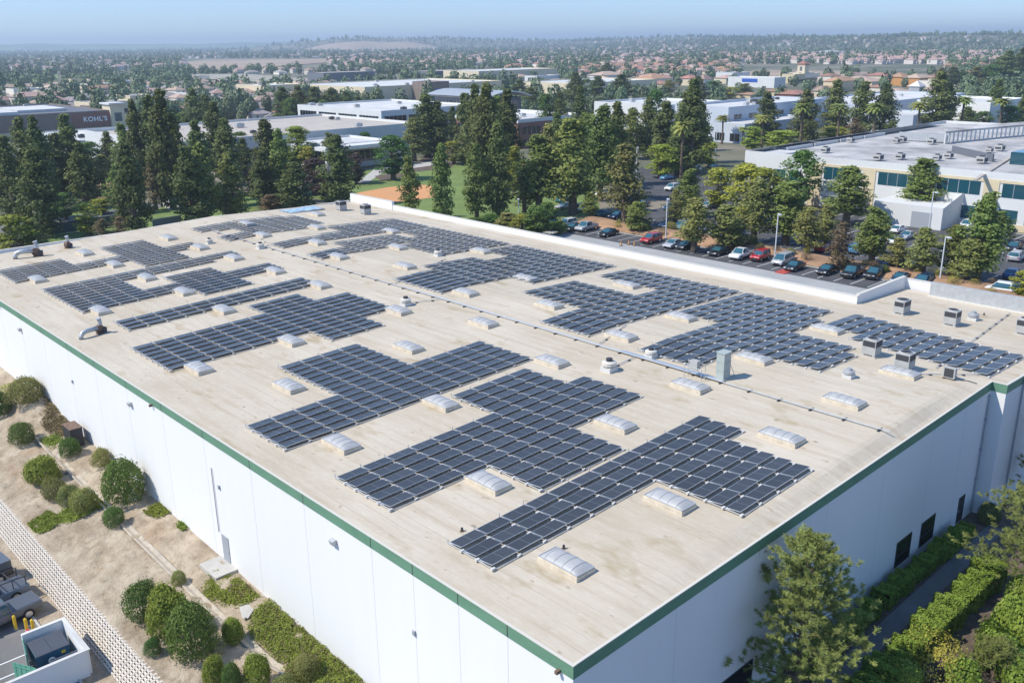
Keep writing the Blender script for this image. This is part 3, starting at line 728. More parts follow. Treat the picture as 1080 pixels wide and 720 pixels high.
# swale
b=MB(); pl=[on(*p) for p in [(20,415),(45,455),(62,480),(95,512),(130,548),(200,615),(245,656),(290,700),(345,750)]]
pl=[Vector((21.9-.4*min(1,max(0,(95-p.y)/30)) if p.y>46 else 21.5+(46-p.y)*.18,p.y,0)) for p in pl]
vs=[]
for p in pl:
    for dx,dz in ((-.34,.0),(-.27,.05),(0,-.06),(.27,.05),(.34,.0)):
        vs.append((p.x+dx,p.y,hg(21.6,p.y)+.19+dz))
b.add(vs,[(i*5+q,i*5+q+1,(i+1)*5+q+1,(i+1)*5+q) for i in range(len(pl)-1) for q in range(4)]); struct(b.build('concrete_swale','swale_concrete'))
b=MB(); ps=[on(252,640),on(262,636),on(278,625),on(283,628),on(272,638),on(262,655),on(256,656)]
b.prism([(p.x,p.y) for p in ps[::-1]],-.1,hg(22.5,50)+.28); struct(b.build('concrete_spillway','concrete'))
b=MB(); p=on(232,601); b.box(23.0,24.69,55.6,58.2,-.3,hg(23.8,57)+.30); struct(b.build('door_landing','concrete'))
# ------------------------------------------------------------------ foliage builders
def leaf_tri(rr,p,s,nrm,out,elong=1.):
    a=Vector((rr.gauss(0,1),rr.gauss(0,1),rr.gauss(0,1))); n=(nrm*.9+a.normalized()*.75).normalized()
    u=n.orthogonal().normalized(); t=rr.random()*6.283; v=n.cross(u); u,v=u*math.cos(t)+v*math.sin(t),v*math.cos(t)-u*math.sin(t)
    o=len(out[0]); s1=s*(.7+.6*rr.random()); s2=s1*elong
    out[0].extend([p-u*s1-v*s2*.5,p+u*s1-v*s2*.5,p+u*s1*.6+v*s2,p-u*s1*.6+v*s2]); out[1].append((o,o+1,o+2,o+3))
def clump(rr,c,r,n,s,out,flat=.8,centre=None,elong=1.):
    c=Vector(c)
    for _ in range(n):
        d=Vector((rr.gauss(0,1),rr.gauss(0,1),rr.gauss(0,1))).normalized(); q=d*r*(rr.random()**.35); q.z*=flat
        nn=d if centre is None else (d*.6+(c+q-Vector(centre)).normalized()*.8).normalized()
        nn.z+=.25
        leaf_tri(rr,c+q,s,nn,out,elong)
def tomesh(out,name,m):
    me=bpy.data.meshes.new(name); me.from_pydata([tuple(v) for v in out[0]],[],out[1]); me.materials.append(M[m]); me.update(); return me
def prof(kind,t):
    if kind=='columnar': return (.30+.85*math.sin(math.pi*min(1,t*1.0+.12))**.8)*(1-t*.55) if t<.98 else .1
    if kind=='cone': return max(.08,(1-t)**.75*1.05)
    if kind=='round': return math.sqrt(max(0.02,1-(2*t-1)**2))
    if kind=='pine': return (.55+.45*math.sin(math.pi*t*1.0+.3))*(1.1-t*.55)
    return 1
# all crowns are built for a tree of height 10, crown radius 2 (scaled per tree)
def crown_mesh(kind,seed,m,nc,nl,ls,z0=1.2,gap=0.):
    rr=random.Random(seed); out=([],[])
    lobes=[(rr.random()*6.283,rr.random(),.75+.5*rr.random()) for _ in range(9)]
    for k in range(nc):
        t=(k+rr.random())/nc
        if kind=='round': t=.5-.5*math.cos(math.pi*t)
        a=rr.random()*6.283
        f=1.
        for la,lt,lf in lobes:
            w_=math.exp(-((math.cos(a-la)-1)/.5)**2-((t-lt)/.16)**2); f*=1+(lf-1)*w_
        rad=2*prof(kind,t)*f*(rr.random()**.42 if rr.random()>gap else .4)*.86
        z=z0+(10-z0)*t*.97
        cr=(.52+.42*rr.random())*(.55 if t>.85 and kind!='round' else 1)
        if kind=='pine': cr*=1.05
        clump(rr,(rad*math.cos(a),rad*math.sin(a),z),cr,nl,ls,out,.75,(0,0,z-.8))
    return tomesh(out,'crown',m)
def trunk_mesh(kind,seed,h=8.5,r0=.28,lean=.3,limbs=7,z0=2.):
    rr=random.Random(seed+99); b=MB(); lx,ly=rr.uniform(-lean,lean),rr.uniform(-lean,lean)
    P=[(0,0,-.3),(lx*.2,ly*.2,h*.3),(lx*.7,ly*.7,h*.65),(lx,ly,h)]; b.tube(P,[r0*1.25,r0*.85,r0*.5,.05],7)
    for k in range(limbs):
        t=.2+.7*k/limbs; z=z0+(h-z0)*t*.9; a=rr.random()*6.283; L_=1.5*(1-t*.5)
        b.tube([(lx*t*.6,ly*t*.6,z-.3),(L_*.5*math.cos(a),L_*.5*math.sin(a),z+.25),(L_*math.cos(a),L_*math.sin(a),z+.7)],[r0*.4,r0*.25,.03],5)
    return b.mesh('trunk',['bark'])
SPEC={ # kind: (profile, material, variants, clumps, leaves, leafsize, z0, gap, trunk h)
 'dark':('columnar','dark_foliage',5,95,62,.12,.7,.15,8.8),
 'slim':('columnar','pine_foliage',4,80,54,.12,1.3,.2,8.8),
 'pine':('pine','pine_foliage',4,80,62,.115,2.0,.42,8.5),
 'olive':('pine','olive_foliage',4,70,56,.11,2.2,.45,8.3),
 'brown':('pine','brown_foliage',2,55,40,.11,1.5,.4,8.3),
 'round':('round','broadleaf_foliage',3,80,60,.12,2.0,.1,7.0),
 'light':('round','light_foliage',3,75,56,.12,1.6,.2,7.0),
 'yellow':('round','yellow_foliage',2,60,28,.16,1.6,.25,7.0),
 'purple':('round','purple_foliage',1,60,30,.17,1.4,.1,7.0),
}
TREES={}; DESC={'dark':'dense dark evergreen','slim':'tall narrow evergreen','pine':'green pine','olive':'olive-green pine','brown':'sparse brownish tree','round':'rounded leafy tree','light':'yellow-green leafy tree','yellow':'golden-leaved tree','purple':'dark purple tree','palm':'palm tree with a fan of fronds'}
TN={'dark':'evergreen_tree','slim':'slender_evergreen','pine':'pine_tree','olive':'pine_tree','brown':'sparse_tree','round':'leafy_tree','light':'light_green_tree','yellow':'golden_tree','purple':'purple_tree','palm':'palm_tree'}
def tree_meshes(kind):
    if kind not in TREES:
        if kind=='palm':
            L_=[]
            for v in range(2):
                rr=random.Random(v+3); out=([],[])
                for k in range(46):
                    a=k*2.4; el=1.15-1.7*(k/46)+rr.uniform(-.1,.1); Lf=2.0*(.8+.3*rr.random()); w_=.30
                    pr=None
                    for q in range(6):
                        t=q/5; x=Lf*t*math.cos(el*(1-t*.25)); z=9.1+Lf*t*math.sin(el)-1.0*t*t
                        c=Vector((x*math.cos(a),x*math.sin(a),z)); sd_=Vector((-math.sin(a),math.cos(a),-.25))*w_*math.sin(math.pi*min(.97,t*.85+.12))
                        o=len(out[0]); out[0].extend([c-sd_,c+Vector((0,0,.06)),c+sd_+Vector((0,0,0))])
                        if pr is not None: out[1].extend([(pr,o,o+1,pr+1),(pr+1,o+1,o+2,pr+2)])
                        pr=o
                b=MB(); b.tube([(0,0,-.3),(.1,0,3),(.05,.05,6.5),(0,0,9.2)],[.30,.2,.17,.26],8)
                L_.append((tomesh(out,'crown','palm_foliage'),b.mesh('trunk',['bark'])))
            TREES[kind]=L_
        else:
            p=SPEC[kind]; TREES[kind]=[(crown_mesh(p[0],hash_(kind)+v,p[1],p[3],p[4],p[5],p[6],p[7]),trunk_mesh(p[0],v,p[8])) for v in range(p[2])]
    return TREES[kind]
def hash_(s): return sum(ord(c)*(i+7) for i,c in enumerate(s))
ntree=0
def put_tree(kind,pos,h,rad,label,group=None,variant=None,fi=None):
    global ntree
    ms=tree_meshes(kind); ntree+=1; v=variant if variant is not None else ntree%len(ms)
    r=thing(fi or TN[kind],label,'palm' if kind=='palm' else 'tree',pos,(ntree*2.399)%6.283,group)
    s=rad/2; r.scale=(s,s,h/10)
    for me,n in ((ms[v][0],'crown'),(ms[v][1],'trunk')):
        o=bpy.data.objects.new(n,me); C.objects.link(o); o.parent=r
        if n=='trunk' and kind!='palm' and s>0: pass
    return r
# ------------------------------------------------------------------ near bushes
def bush_mesh(seed,m,n=6500,s=.032,lump=.18,flat=.9,spiky=0.):
    rr=random.Random(seed); out=([],[]); lob=[(Vector((rr.gauss(0,1),rr.gauss(0,1),rr.gauss(0,.7)+.3)).normalized(),rr.uniform(-lump,lump)) for _ in range(16)]
    for _ in range(n):
        d=Vector((rr.gauss(0,1),rr.gauss(0,1),rr.gauss(0,1))).normalized()
        if d.z<-.55: d.z*=-1
        f=1+sum(a*math.exp(-((d-l).length/.45)**2) for l,a in lob)
        q=d*f*((1-.30*rr.random()**2) if rr.random()>.10 else rr.uniform(1.0,1.16)); q.z=q.z*flat+.75*flat
        if q.z<0: q.z=.02
        leaf_tri(rr,q,s,d*1.3,out,1.+spiky)
    me=tomesh(out,'foliage',m)
    return me
BM={'bush_foliage':[bush_mesh(1,'bush_foliage'),bush_mesh(2,'bush_foliage')],'bright_bush_foliage':[bush_mesh(3,'bright_bush_foliage',spiky=.8,lump=.25)],'broadleaf_foliage':[bush_mesh(4,'broadleaf_foliage')],
'olive_foliage':[bush_mesh(5,'olive_foliage',lump=.3)],'brown_foliage':[bush_mesh(6,'brown_foliage',lump=.35,n=1500)],'light_foliage':[bush_mesh(7,'light_foliage',lump=.3,n=1800)],'dark_foliage':[bush_mesh(8,'dark_foliage',lump=.2)],'yellow_foliage':[bush_mesh(9,'yellow_foliage',lump=.3,n=1500)],'pine_foliage':[bush_mesh(10,'pine_foliage',lump=.3,n=1500)]}
bstem=MB(); bstem.tube([(0,0,-.2),(.03,0,.3),(0,.03,.7)],[.06,.05,.02],6)
for k in range(5): bstem.tube([(0,0,.1),(.3*math.cos(k*1.3),.3*math.sin(k*1.3),.7)],[.035,.015],5)
BSTEM=bstem.mesh('stem',['bark'])
nb=0
def bush(m,pos,r_,label,h=None,group=None,name='bush',cat='bush'):
    global nb; nb+=1
    o=thing(name,label,cat,pos,(nb*1.7)%6.28,group); r_*=.86; o.scale=(r_*rnd.uniform(.93,1.07),r_*rnd.uniform(.93,1.07),(h/1.42 if h else r_))
    for n,me in (('foliage',BM[m][nb%len(BM[m])]),('stem',BSTEM)):
        c=bpy.data.objects.new(n,me); C.objects.link(c); c.parent=o
    return o
G='bushes on the dirt slope left of the warehouse'
for px,py,rpx,m,lab,hh in [
 (24,468,15,'bush_foliage','round dark green bush near the left photo edge, above the yellow-green bush',1.9),
 (46,508,18,'bright_bush_foliage','yellow-green spiky bush, the left of the chain of bushes by the swale',2.0),
 (75,481,12,'bush_foliage','small round bush just below the dark box by the white wall',1.6),
 (59,525,15,'olive_foliage','olive bush touching the yellow-green spiky bush',1.5),
 (74,532,14,'olive_foliage','olive bush with grass around it, middle of the chain of bushes',1.5),
 (89,538,16,'olive_foliage','olive bush at the lower right end of the chain of bushes',1.6),
 (121,554,12,'bush_foliage','tiny round ball bush casting a round shadow on the swale',1.45),
 (133,530,24,'bush_foliage','largest shrub against the white wall, dense and tall',3.4),
 (108,492,11,'olive_foliage','grey-green bush just left of the largest wall shrub',1.5),
 (152,652,20,'broadleaf_foliage','perfectly round dark green bush, left of the big clipped pair',2.6),
 (180,668,24,'bright_bush_foliage','lighter green ball bush, left one of the big overlapping pair',2.9),
 (204,692,28,'bush_foliage','biggest clipped ball bush on the lower slope',3.4),
 (189,616,9,'olive_foliage','small low bush alone beside the swale, above the big pair',.9),
 (162,690,10,'broadleaf_foliage','small dark bush under the round dark green one',1.1),
 (224,690,18,'pine_foliage','loose bluish bush right of the biggest ball bush',1.5),
 (246,675,13,'bright_bush_foliage','small upright green bush beside the swale below the landing',1.4),
 (227,722,13,'bright_bush_foliage','green bush cut by the lower photo edge, left one of three',1.7),
 (246,728,12,'bush_foliage','green bush cut by the lower photo edge, middle of three',1.7),
 (273,722,16,'bright_bush_foliage','green bush cut by the lower photo edge, right one of three',1.8),
 (322,712,18,'olive_foliage','wide low olive bush in the ground cover near the wall foot',1.2),
 (300,735,14,'olive_foliage','olive bush below the wide low one, at the lower photo edge',1.2),
 (2,438,14,'bush_foliage','dark green bush cut by the left photo edge',2.2),
 (14,420,20,'light_foliage','yellowish low bush high on the slope at the left photo edge',1.4),
 (28,424,20,'olive_foliage','grey-olive mound of shrub against the wall at the left edge',2.2),
 (372,556,0,'bush_foliage','x',1)]:
    if not rpx: continue
    p=on(px,py); s=scale_at(p); bush(m,p,rpx/s,lab,hh,G)
# dark box by the wall
p=Vector((23.6,85.2,hg(23.6,85.2))); r=thing('utility_box','dark brown utility box on its slab against the white wall','utility box',p)
b=MB(); b.box(-.55,.55,-1.0,1.0,.1,1.9); b.build('box_body','frame_dark',r); b=MB(); b.box(-.7,.7,-1.15,1.15,-.2,.1); b.build('slab','concrete',r)
b=MB(); b.box(-.58,.58,-1.03,1.03,1.9,1.97); b.build('lid','rust',r)
p=on(142,526); r=thing('small_box','small white box on the ground by the wall right of the largest shrub','box',p); b=MB(); b.box(-.3,.3,-.35,.35,-.1,.5); b.build('box_body','white_wall',r); b=MB(); b.box(-.33,.33,-.38,.38,.5,.55); b.build('lid','white_roofing',r)
# ground cover patches (nobody could count the leaves)
def cover(name,label,poly,m,n,s,hh,dens=.5):
    rr=random.Random(len(poly)*7+n); P=[on(*p) for p in poly]; P2=[(p.x,p.y) for p in P]; out=([],[])
    def ins(x,y):
        c=False
        for i in range(len(P2)):
            x1,y1=P2[i];x2,y2=P2[i-1]
            if (y1>y)!=(y2>y) and x<(x2-x1)*(y-y1)/(y2-y1)+x1:c=not c
        return c
    xa,xb=min(p[0] for p in P2),max(p[0] for p in P2); ya,yb=min(p[1] for p in P2),max(p[1] for p in P2); k=0
    while k<n:
        x,y=rr.uniform(xa,xb),rr.uniform(ya,yb)
        if not ins(x+rr.gauss(0,.18),y+rr.gauss(0,.25)) or x>24.65 : 
            k+=.2; continue
        if vnoise(x+.3,y,.35)<.10 : k+=.3; continue
        k+=1; z=hg(x,y)+.12+hh*rr.random()*(.4+vnoise(x,y,.5))
        leaf_tri(rr,Vector((x,y,z)),s,Vector((0,0,1)),out)
    o=bpy.data.objects.new(name,tomesh(out,name,m)); C.objects.link(o); return tag(o,label,'ground cover',kind='stuff')
cover('ground_cover','patch of green ground cover between the door landing and the spillway',[(225,604),(252,614),(276,632),(258,640),(236,636),(215,630)],'bright_bush_foliage',6500,.05,.2)
cover('ground_cover','long strip of green ground cover along the wall foot at the lower photo edge',[(284,634),(400,735),(330,760),(300,700),(262,668),(272,645)],'bright_bush_foliage',17000,.05,.22)
cover('ground_cover','small green patch under the chain of olive bushes',[(60,545),(100,522),(112,535),(80,550),(62,552)],'bright_bush_foliage',5000,.06,.12)
cover('ground_cover','bright green patch right above the block retaining wall',[(30,555),(48,540),(64,548),(50,562),(36,562)],'bright_bush_foliage',5000,.06,.12)
cover('ground_cover','small green patch on the slope by the wall, right of the small white box',[(150,540),(168,532),(180,542),(166,545)],'bright_bush_foliage',2500,.06,.12)
cover('ground_cover','tiny green patch at the wall foot above the door',[(187,558),(197,552),(202,558),(192,562)],'bright_bush_foliage',900,.06,.12)
cover('ground_cover','reddish dry patch of cover beside the dark utility box',[(45,452),(55,436),(72,448),(76,462),(60,462)],'brown_foliage',4000,.06,.15)
cover('ground_cover','green tuft strip beneath the reddish patch near the small round bush',[(40,466),(62,460),(72,468),(60,474)],'bright_bush_foliage',2500,.05,.15)
cover('ground_cover','dry orange-brown patches within the long green strip along the wall foot',[(284,634),(400,735),(330,760),(300,700),(262,668),(272,645)],'brown_foliage',5000,.05,.2)
cover('ground_cover','dry reddish patch inside the green cover below the door landing',[(240,622),(262,618),(270,630),(250,636)],'brown_foliage',900,.05,.2)
# ------------------------------------------------------------------ rubbish enclosure, bollards, trucks
Z=-2.97
r=thing('trash_enclosure','white walled rubbish enclosure with open green metal gates at the lower left','enclosure',(11.4,56,Z))
EX0,EX1,EY0,EY1,EH=-.2,2.55,-.2,4.2,1.9     # local, L-shaped walls
for n_,bb in (('wall',(EX1,EX1+.2,EY0,EY1+.2,-.1,EH)),('wall',(-5.5,EX1-.001,EY0-.2,EY0,-.1,EH)),('wall',(EX0+.2,EX1-.001,EY1,EY1+.2,-.1,EH))):
    b=MB(); b.box(*bb); b.build(n_,'white_wall',r)
b=MB()
b.box(EX1-.03,EX1+.23,EY0+.03,EY1+.23,EH+.001,EH+.05); b.box(-5.5,EX1+.23,EY0-.23,EY0+.03,EH+.001,EH+.05); b.box(EX0+.2,EX1-.03,EY1-.03,EY1+.23,EH+.001,EH+.05); b.build('wall_cap','white_roofing',r)
def gate(x0,y0,ang,L_,label=None):
    g_=MB(); 
    for k in range(9): 
        g_.box(L_*k/9+.01,L_*(k+1)/9-.01,-.02-.02*(k%2),.02-.02*(k%2),.12,1.75)
    g_.box(0,L_,.02,.05,.3,.38); g_.box(0,L_,.02,.05,1.5,1.58)
    o=g_.build('gate','gate_green',r); o.location=(x0,y0,0); o.rotation_euler=(0,0,ang)
gate(.0,4.15,R(-100),2.0); gate(-.35,.25,R(118),1.9)
r=thing('dumpster','blue metal dumpster with dark ribbed lids inside the white enclosure','dumpster',(12.55,58.9,Z),R(90))
b=MB(); v=[(-.75,-1.0,.15),(.75,-1.0,.15),(.75,1.0,.15),(-.75,1.0,.15),(-.95,-1.05,1.3),(.85,-1.05,1.45),(.85,1.05,1.45),(-.95,1.05,1.3)]
b.add(v,[(3,2,1,0),(4,5,6,7),(0,1,5,4),(1,2,6,5),(2,3,7,6),(3,0,4,7)]); 
for y in(-.7,0,.7): b.box(-.9,-.8,y-.04,y+.04,.2,1.2)
b.build('bin_body','dumpster_blue',r)
for y0 in (-1.05,.01):
    b=MB(); b.obox((-.03,y0+.52,1.42),1.86,1.03,.05,(1,0,.085),(0,1,0),(-.085,0,1))
    for k in range(7): b.obox((-.03,y0+.1+.14*k,1.455),1.7,.045,.04,(1,0,.085),(0,1,0),(-.085,0,1))
    b.build('lid','lid',r)
b=MB(); b.tube([(-.965,.15,.75),(-.975,.15,.75)],.22,18); b.build('round_emblem','sign_white',r)
b=MB(); b.obox((-.98,.15,.75),.01,.30,.10); b.build('emblem_mark','dumpster_blue',r)
b=MB(); b.box(-.93,-.905,-.75,-.5,.9,1.1); b.build('warning_sticker','yellow_paint',r)
r=thing('dumpster','second dark dumpster half hidden behind the near wall of the enclosure','dumpster',(13.0,56.75,Z))
b=MB(); b.box(-.8,.75,-.42,.42,.1,1.15); b.build('bin_body','dumpster_blue',r)
b=MB(); b.box(-.85,.8,-.46,.46,1.15,1.2)
for k in range(6): b.box(-.8,.75,-.40+.14*k,-.35+.14*k,1.2,1.24)
b.build('lid','lid',r)
for px,py,yt,lab in ((17,663,634,'yellow bollard by the rear wheel of the pickup, left one of three'),(29,666,650,'yellow bollard at the enclosure corner, middle one of three'),(36,667,658,'short yellow bollard at the right end of the three')):
    p=at(px,py,Z); r=thing('bollard',lab,'bollard',p,group='yellow bollards by the rubbish enclosure'); h_=1.12
    b=MB(); b.tube([(0,0,-.05),(0,0,h_-.08),(0,0,h_)],[.11,.11,.05],12); b.build('post','yellow_paint',r)
    b=MB(); b.tube([(0,0,.0),(0,0,.06)],[.16,.15],12); b.build('footing','concrete',r)
r=thing('pink_cart','long pink painted rack lying beside the bollards','rack',(12.75,61.9,Z),R(112))
b=MB(); b.box(-1.2,1.2,-.12,.12,.25,.5); b.box(-1.25,-1.1,-.25,.25,0,.25); b.box(1.1,1.25,-.25,.25,0,.25); b.build('rail','pink_paint',r)
b=MB(); b.box(-1.2,1.2,-.05,.05,.5,.56); b.build('strip','sign_red',r)
# ------------------------------------------------------------------ vehicles
def lerp(a,b,t): return a+(b-a)*t
VEH={}
VS={ # side profile of lower body, of cabin ; length, width, wheel r, wheelbase positions
 'sedan':dict(L=4.7,W=1.8,body=[(-2.3,.35),(-2.32,.72),(-2.15,.92),(-1.35,.97),(1.05,.95),(2.05,.80),(2.32,.62),(2.3,.32)],cab=[(-1.75,.95),(-1.05,1.40),(.15,1.44),(1.10,.93)],wx=(-1.38,1.42),wr=.33),
 'suv':dict(L=4.8,W=1.92,body=[(-2.35,.40),(-2.4,.85),(-2.33,1.08),(1.1,1.06),(2.15,.98),(2.38,.75),(2.36,.38)],cab=[(-2.28,1.07),(-2.05,1.70),(.35,1.74),(1.2,1.05)],wx=(-1.42,1.42),wr=.38),
 'pickup':dict(L=5.6,W=1.98,body=[(-2.8,.52),(-2.82,1.08),(-.75,1.08),(1.35,1.08),(2.6,1.02),(2.82,.8),(2.8,.45)],cab=[(-.72,1.07),(-.55,1.80),(.75,1.83),(1.55,1.07)],wx=(-1.75,1.75),wr=.42),
 'van':dict(L=5.0,W=1.95,body=[(-2.45,.38),(-2.5,1.1),(1.4,1.08),(2.35,.92),(2.5,.7),(2.48,.36)],cab=[(-2.45,1.09),(-2.35,1.85),(.9,1.88),(1.75,1.05)],wx=(-1.5,1.6),wr=.36),
 'jeep':dict(L=4.2,W=1.85,body=[(-2.05,.50),(-2.1,1.10),(.75,1.10),(1.9,1.05),(2.08,.85),(2.05,.5)],cab=[(-2.0,1.1),(-1.95,1.80),(.55,1.82),(.85,1.1)],wx=(-1.3,1.35),wr=.42)}
def ext(poly,w,wt=None,crown=True):
    """side profile polygon extruded across the width, sides leaning in by wt at the top"""
    n=len(poly); z0=min(p[1] for p in poly); z1=max(p[1] for p in poly); v=[]
    for s in (-1,1):
        for x,z in poly:
            k=(z-z0)/(z1-z0); ww=lerp(w,wt if wt is not None else w,k)
            v.append((x,s*ww,z))
    f=[tuple(range(n)),tuple(range(2*n-1,n-1,-1))]+[((i+1)%n,i,i+n,(i+1)%n+n) for i in range(n)]
    return v,f
def bevmesh(name,v,f,m,bw,seg=2):
    me=bpy.data.meshes.new(name); bm=bmesh.new(); vs=[bm.verts.new(p) for p in v]
    for q in f: bm.faces.new([vs[i] for i in q])
    bmesh.ops.recalc_face_normals(bm,faces=bm.faces)
    if bw: bmesh.ops.bevel(bm,geom=bm.edges[:],offset=bw,segments=seg,affect='EDGES',profile=.5)
    bm.to_mesh(me); bm.free(); me.materials.append(M[m]); me.polygons.foreach_set('use_smooth',[True]*len(me.polygons)); return me
VMESH={}
def vehicle(kind,col,pos,rzt,label,group,extra=None):
    k=(kind,col)
    if k not in VMESH:
        S_=VS[kind]; w_=S_['W']/2; parts=[]
        v,f=ext(S_['body'],w_,w_*.97); parts.append(('body',bevmesh('body',v,f,'car_'+col,.07)))
        cb=S_['cab']; v,f=ext([cb[0],cb[1],cb[2],cb[3]][::-1],w_*.93,w_*.74); 
        roofz=cb[1][1]
        parts.append(('windows',bevmesh('windows',v,f,'car_glass',.04)))
        x0,x1=cb[1][0]+.04,cb[2][0]-.02
        rf=[(x0-.10,roofz-.07),(x0+.05,roofz+.015),(x1-.05,cb[2][1]+.02),(x1+.10,cb[2][1]-.07)]
        v,f=ext(rf[::-1],w_*.775,w_*.72); parts.append(('roof',bevmesh('roof',v,f,'car_'+col,.03)))
        # pillars
        b=MB(); 
        def yat(z): 
            z0=cb[0][1]; return lerp(w_*.93,w_*.74,(z-z0)/(roofz-z0))
        xs_=[lerp(cb[0][0],cb[1][0],.5)+.12, lerp(cb[0][0],cb[3][0],.45)]
        for s in (-1,1):
            for xm,ww in ((lerp(cb[1][0],cb[2][0],.40),.05),):
                b.obox((xm,s*(yat((cb[0][1]+roofz)/2)+.006),(cb[0][1]+roofz)/2),ww*2,.02,roofz-cb[0][1],(1,0,0),(0,1,s*.28),(0,-s*.28,1))
            b.tube([(cb[3][0]-.03,s*w_*.93,cb[3][1]),(cb[2][0]+.02,s*w_*.75,cb[2][1])],.045,5)
            b.tube([(cb[0][0]+.03,s*w_*.93,cb[0][1]),(cb[1][0],s*w_*.75,cb[1][1])],.055,5)
        parts.append(('pillars',b.mesh('pillars',['car_'+col])))
        wb=MB(); wb.tube([(0,-.11,0),(0,.11,0)],S_['wr'],18); hb=MB(); hb.tube([(0,-.125,0),(0,.125,0)],S_['wr']*.6,12)
        wm,hm=wb.mesh('tyre',['tyre']),hb.mesh('rim',['chrome'])
        hl=[]; fx=S_['L']/2
        zt_=S_['body'][-2][1]
        for s in(-1,1):
            b=MB(); b.obox((fx-.14,s*w_*.74,zt_+.02),.22,.36,.15,(1,0,-.3),(0,1,0),(.3,0,1)); hl.append(('headlight',b.mesh('headlight',['lamp_lens'])))
            b=MB(); b.obox((-fx+.04,s*w_*.8,.88),.08,.24,.2); hl.append(('tail_light',b.mesh('tail_light',['tail_red'])))
        b=MB(); b.box(fx-.09,fx+.0,-w_*.5,w_*.5,.42,zt_-.1); b.box(fx-.14,fx-.04,-w_*.9,w_*.9,.34,.42); hl.append(('grille',b.mesh('grille',['frame_dark'])))
        for s in(-1,1):
            b=MB(); b.box(cb[3][0]-.35,cb[3][0]-.18,s*(w_+.02)-.09,s*(w_+.02)+.09,cb[3][1]+.02,cb[3][1]+.18); hl.append(('mirror',b.mesh('mirror',['car_'+col])))
        if kind=='pickup':
            b=MB(); b.box(-2.72,-.8,-w_*.86,w_*.86,1.05,1.105); hl.append(('bed',b.mesh('bed',['lid'])))
        VMESH[k]=(parts,wm,hm,hl)
    parts,wm,hm,hl=VMESH[k]; S_=VS[kind]
    r=thing({'sedan':'parked_car','suv':'parked_suv','pickup':'pickup_truck','van':'parked_van','jeep':'parked_suv'}[kind],label,'pickup' if kind=='pickup' else ('van' if kind=='van' else 'car'),pos,rzt,group)
    def P(n,me,par=r,loc=(0,0,0)):
        o=bpy.data.objects.new(n,me); C.objects.link(o); o.parent=par; o.location=loc; return o
    for n,me in parts+hl: P(n,me)
    for x in S_['wx']:
        for s in (-1,1):
            t=P('tyre' if False else 'wheel',wm,r,(x,s*(S_['W']/2-.10),S_['wr'])); P('rim',hm,t)
    return r
GL='vehicles parked below the retaining wall'
t=vehicle('pickup','grey',(11.2,65.8,Z),R(186),'dark grey pickup truck with a covered bed, nearest the yellow bollards',GL)
t=vehicle('pickup','blue_grey',(11.2,68.7,Z),R(186),'blue-grey pickup with an open black ladder rack, parked beside the dark grey one',GL) 
b=MB()
for x in (-2.6,-1.7,-.8): 
    for s in(-.85,.85): b.tube([(x,s,1.05),(x,s,1.75)],.04,6)
    b.tube([(x,-.85,1.75),(x,.85,1.75)],.04,6)
for s in(-.85,.85): b.tube([(-2.7,s,1.75),(.6,s,1.9)],.04,6)
b.build('ladder_rack','hvac_dark',t)
t=vehicle('pickup','black',(11.0,72.0,Z),R(186),'black pickup with a grey bed cap, furthest up at the left photo edge',GL)
b=MB(); b.box(-2.75,-.75,-.9,.9,1.12,1.72); b.build('bed_cap','car_grey',t)
# ================================================================== MIDDLE DISTANCE: ground sheets
def sheet(name,pts,m,z=.03):
    b=MB(); n=len(pts); b.add([(p[0],p[1],z) for p in pts],[tuple(range(n))]); 
    o=b.build(name,m); 
    bm=bmesh.new(); bm.from_mesh(o.data); bmesh.ops.recalc_face_normals(bm,faces=bm.faces)
    for f in bm.faces:
        if f.normal.z<0: f.normal_flip()
    bm.to_mesh(o.data); bm.free(); return struct(o)
def pxp(*ps,z=0): return [at(a,b,z)[:2] for a,b in ps]
sheet('service_road',[(87,10),(131.2,10),(131.2,126),(87,140)],'aisle_concrete',.03)
sheet('parking_lot',[(131.0,8),(137.2,8),(137.2,128),(129.8,126)],'asphalt',.05)
sheet('parking_lot',[(146,8),(189,8),(189,100),(200,128),(214,150),(216,185),(204,192),(196,170),(178,150),(172,128),(146,126)],'asphalt',.04)
b=MB(); b.box(137.2,137.4,8,128,0,.18); b.box(145.9,146.05,8,126,0,.16); b.box(188.95,189.1,8,100,0,.16); struct(b.build('kerb','concrete'))
b=MB()
for k in range(42):
    y=12+2.75*k; b.quad((131.2,y,.056),(137,y,.056),(137,y+.12,.056),(131.2,y+.12,.056))
    for x0,x1 in ((147.5,152.8),(164,175),(182.5,188.5)): b.quad((x0,y,.048),(x1,y,.048),(x1,y+.12,.048),(x0,y+.12,.048))
struct(b.build('painted_stall_lines','paint_white'))
# planter with mounded soil
b=MB(); vs=[]; n1,n2=8,120
for j in range(n2+1):
    y=8+120*j/n2
    for i in range(n1+1):
        x=137.4+8.5*i/n1; t=i/n1; vs.append((x,y,.15+math.sin(math.pi*t)*(.5+.7*vnoise(x,y,9))+.15*vnoise(x,y,1.7)))
b.add(vs,[(j*(n1+1)+i,j*(n1+1)+i+1,(j+1)*(n1+1)+i+1,(j+1)*(n1+1)+i) for j in range(n2) for i in range(n1)]); struct(b.build('planter_bed','planter_soil',smooth=True))
b=MB(); b.prism([(129.8,74.8),(133.5,74.8),(133.5,76.6),(129.8,76.6)],.0,.16); struct(b.build('red_kerb_island','red_kerb'))
b=MB(); b.box(188.2,189.0,96,112,.0,.18); struct(b.build('red_kerb','red_kerb'))
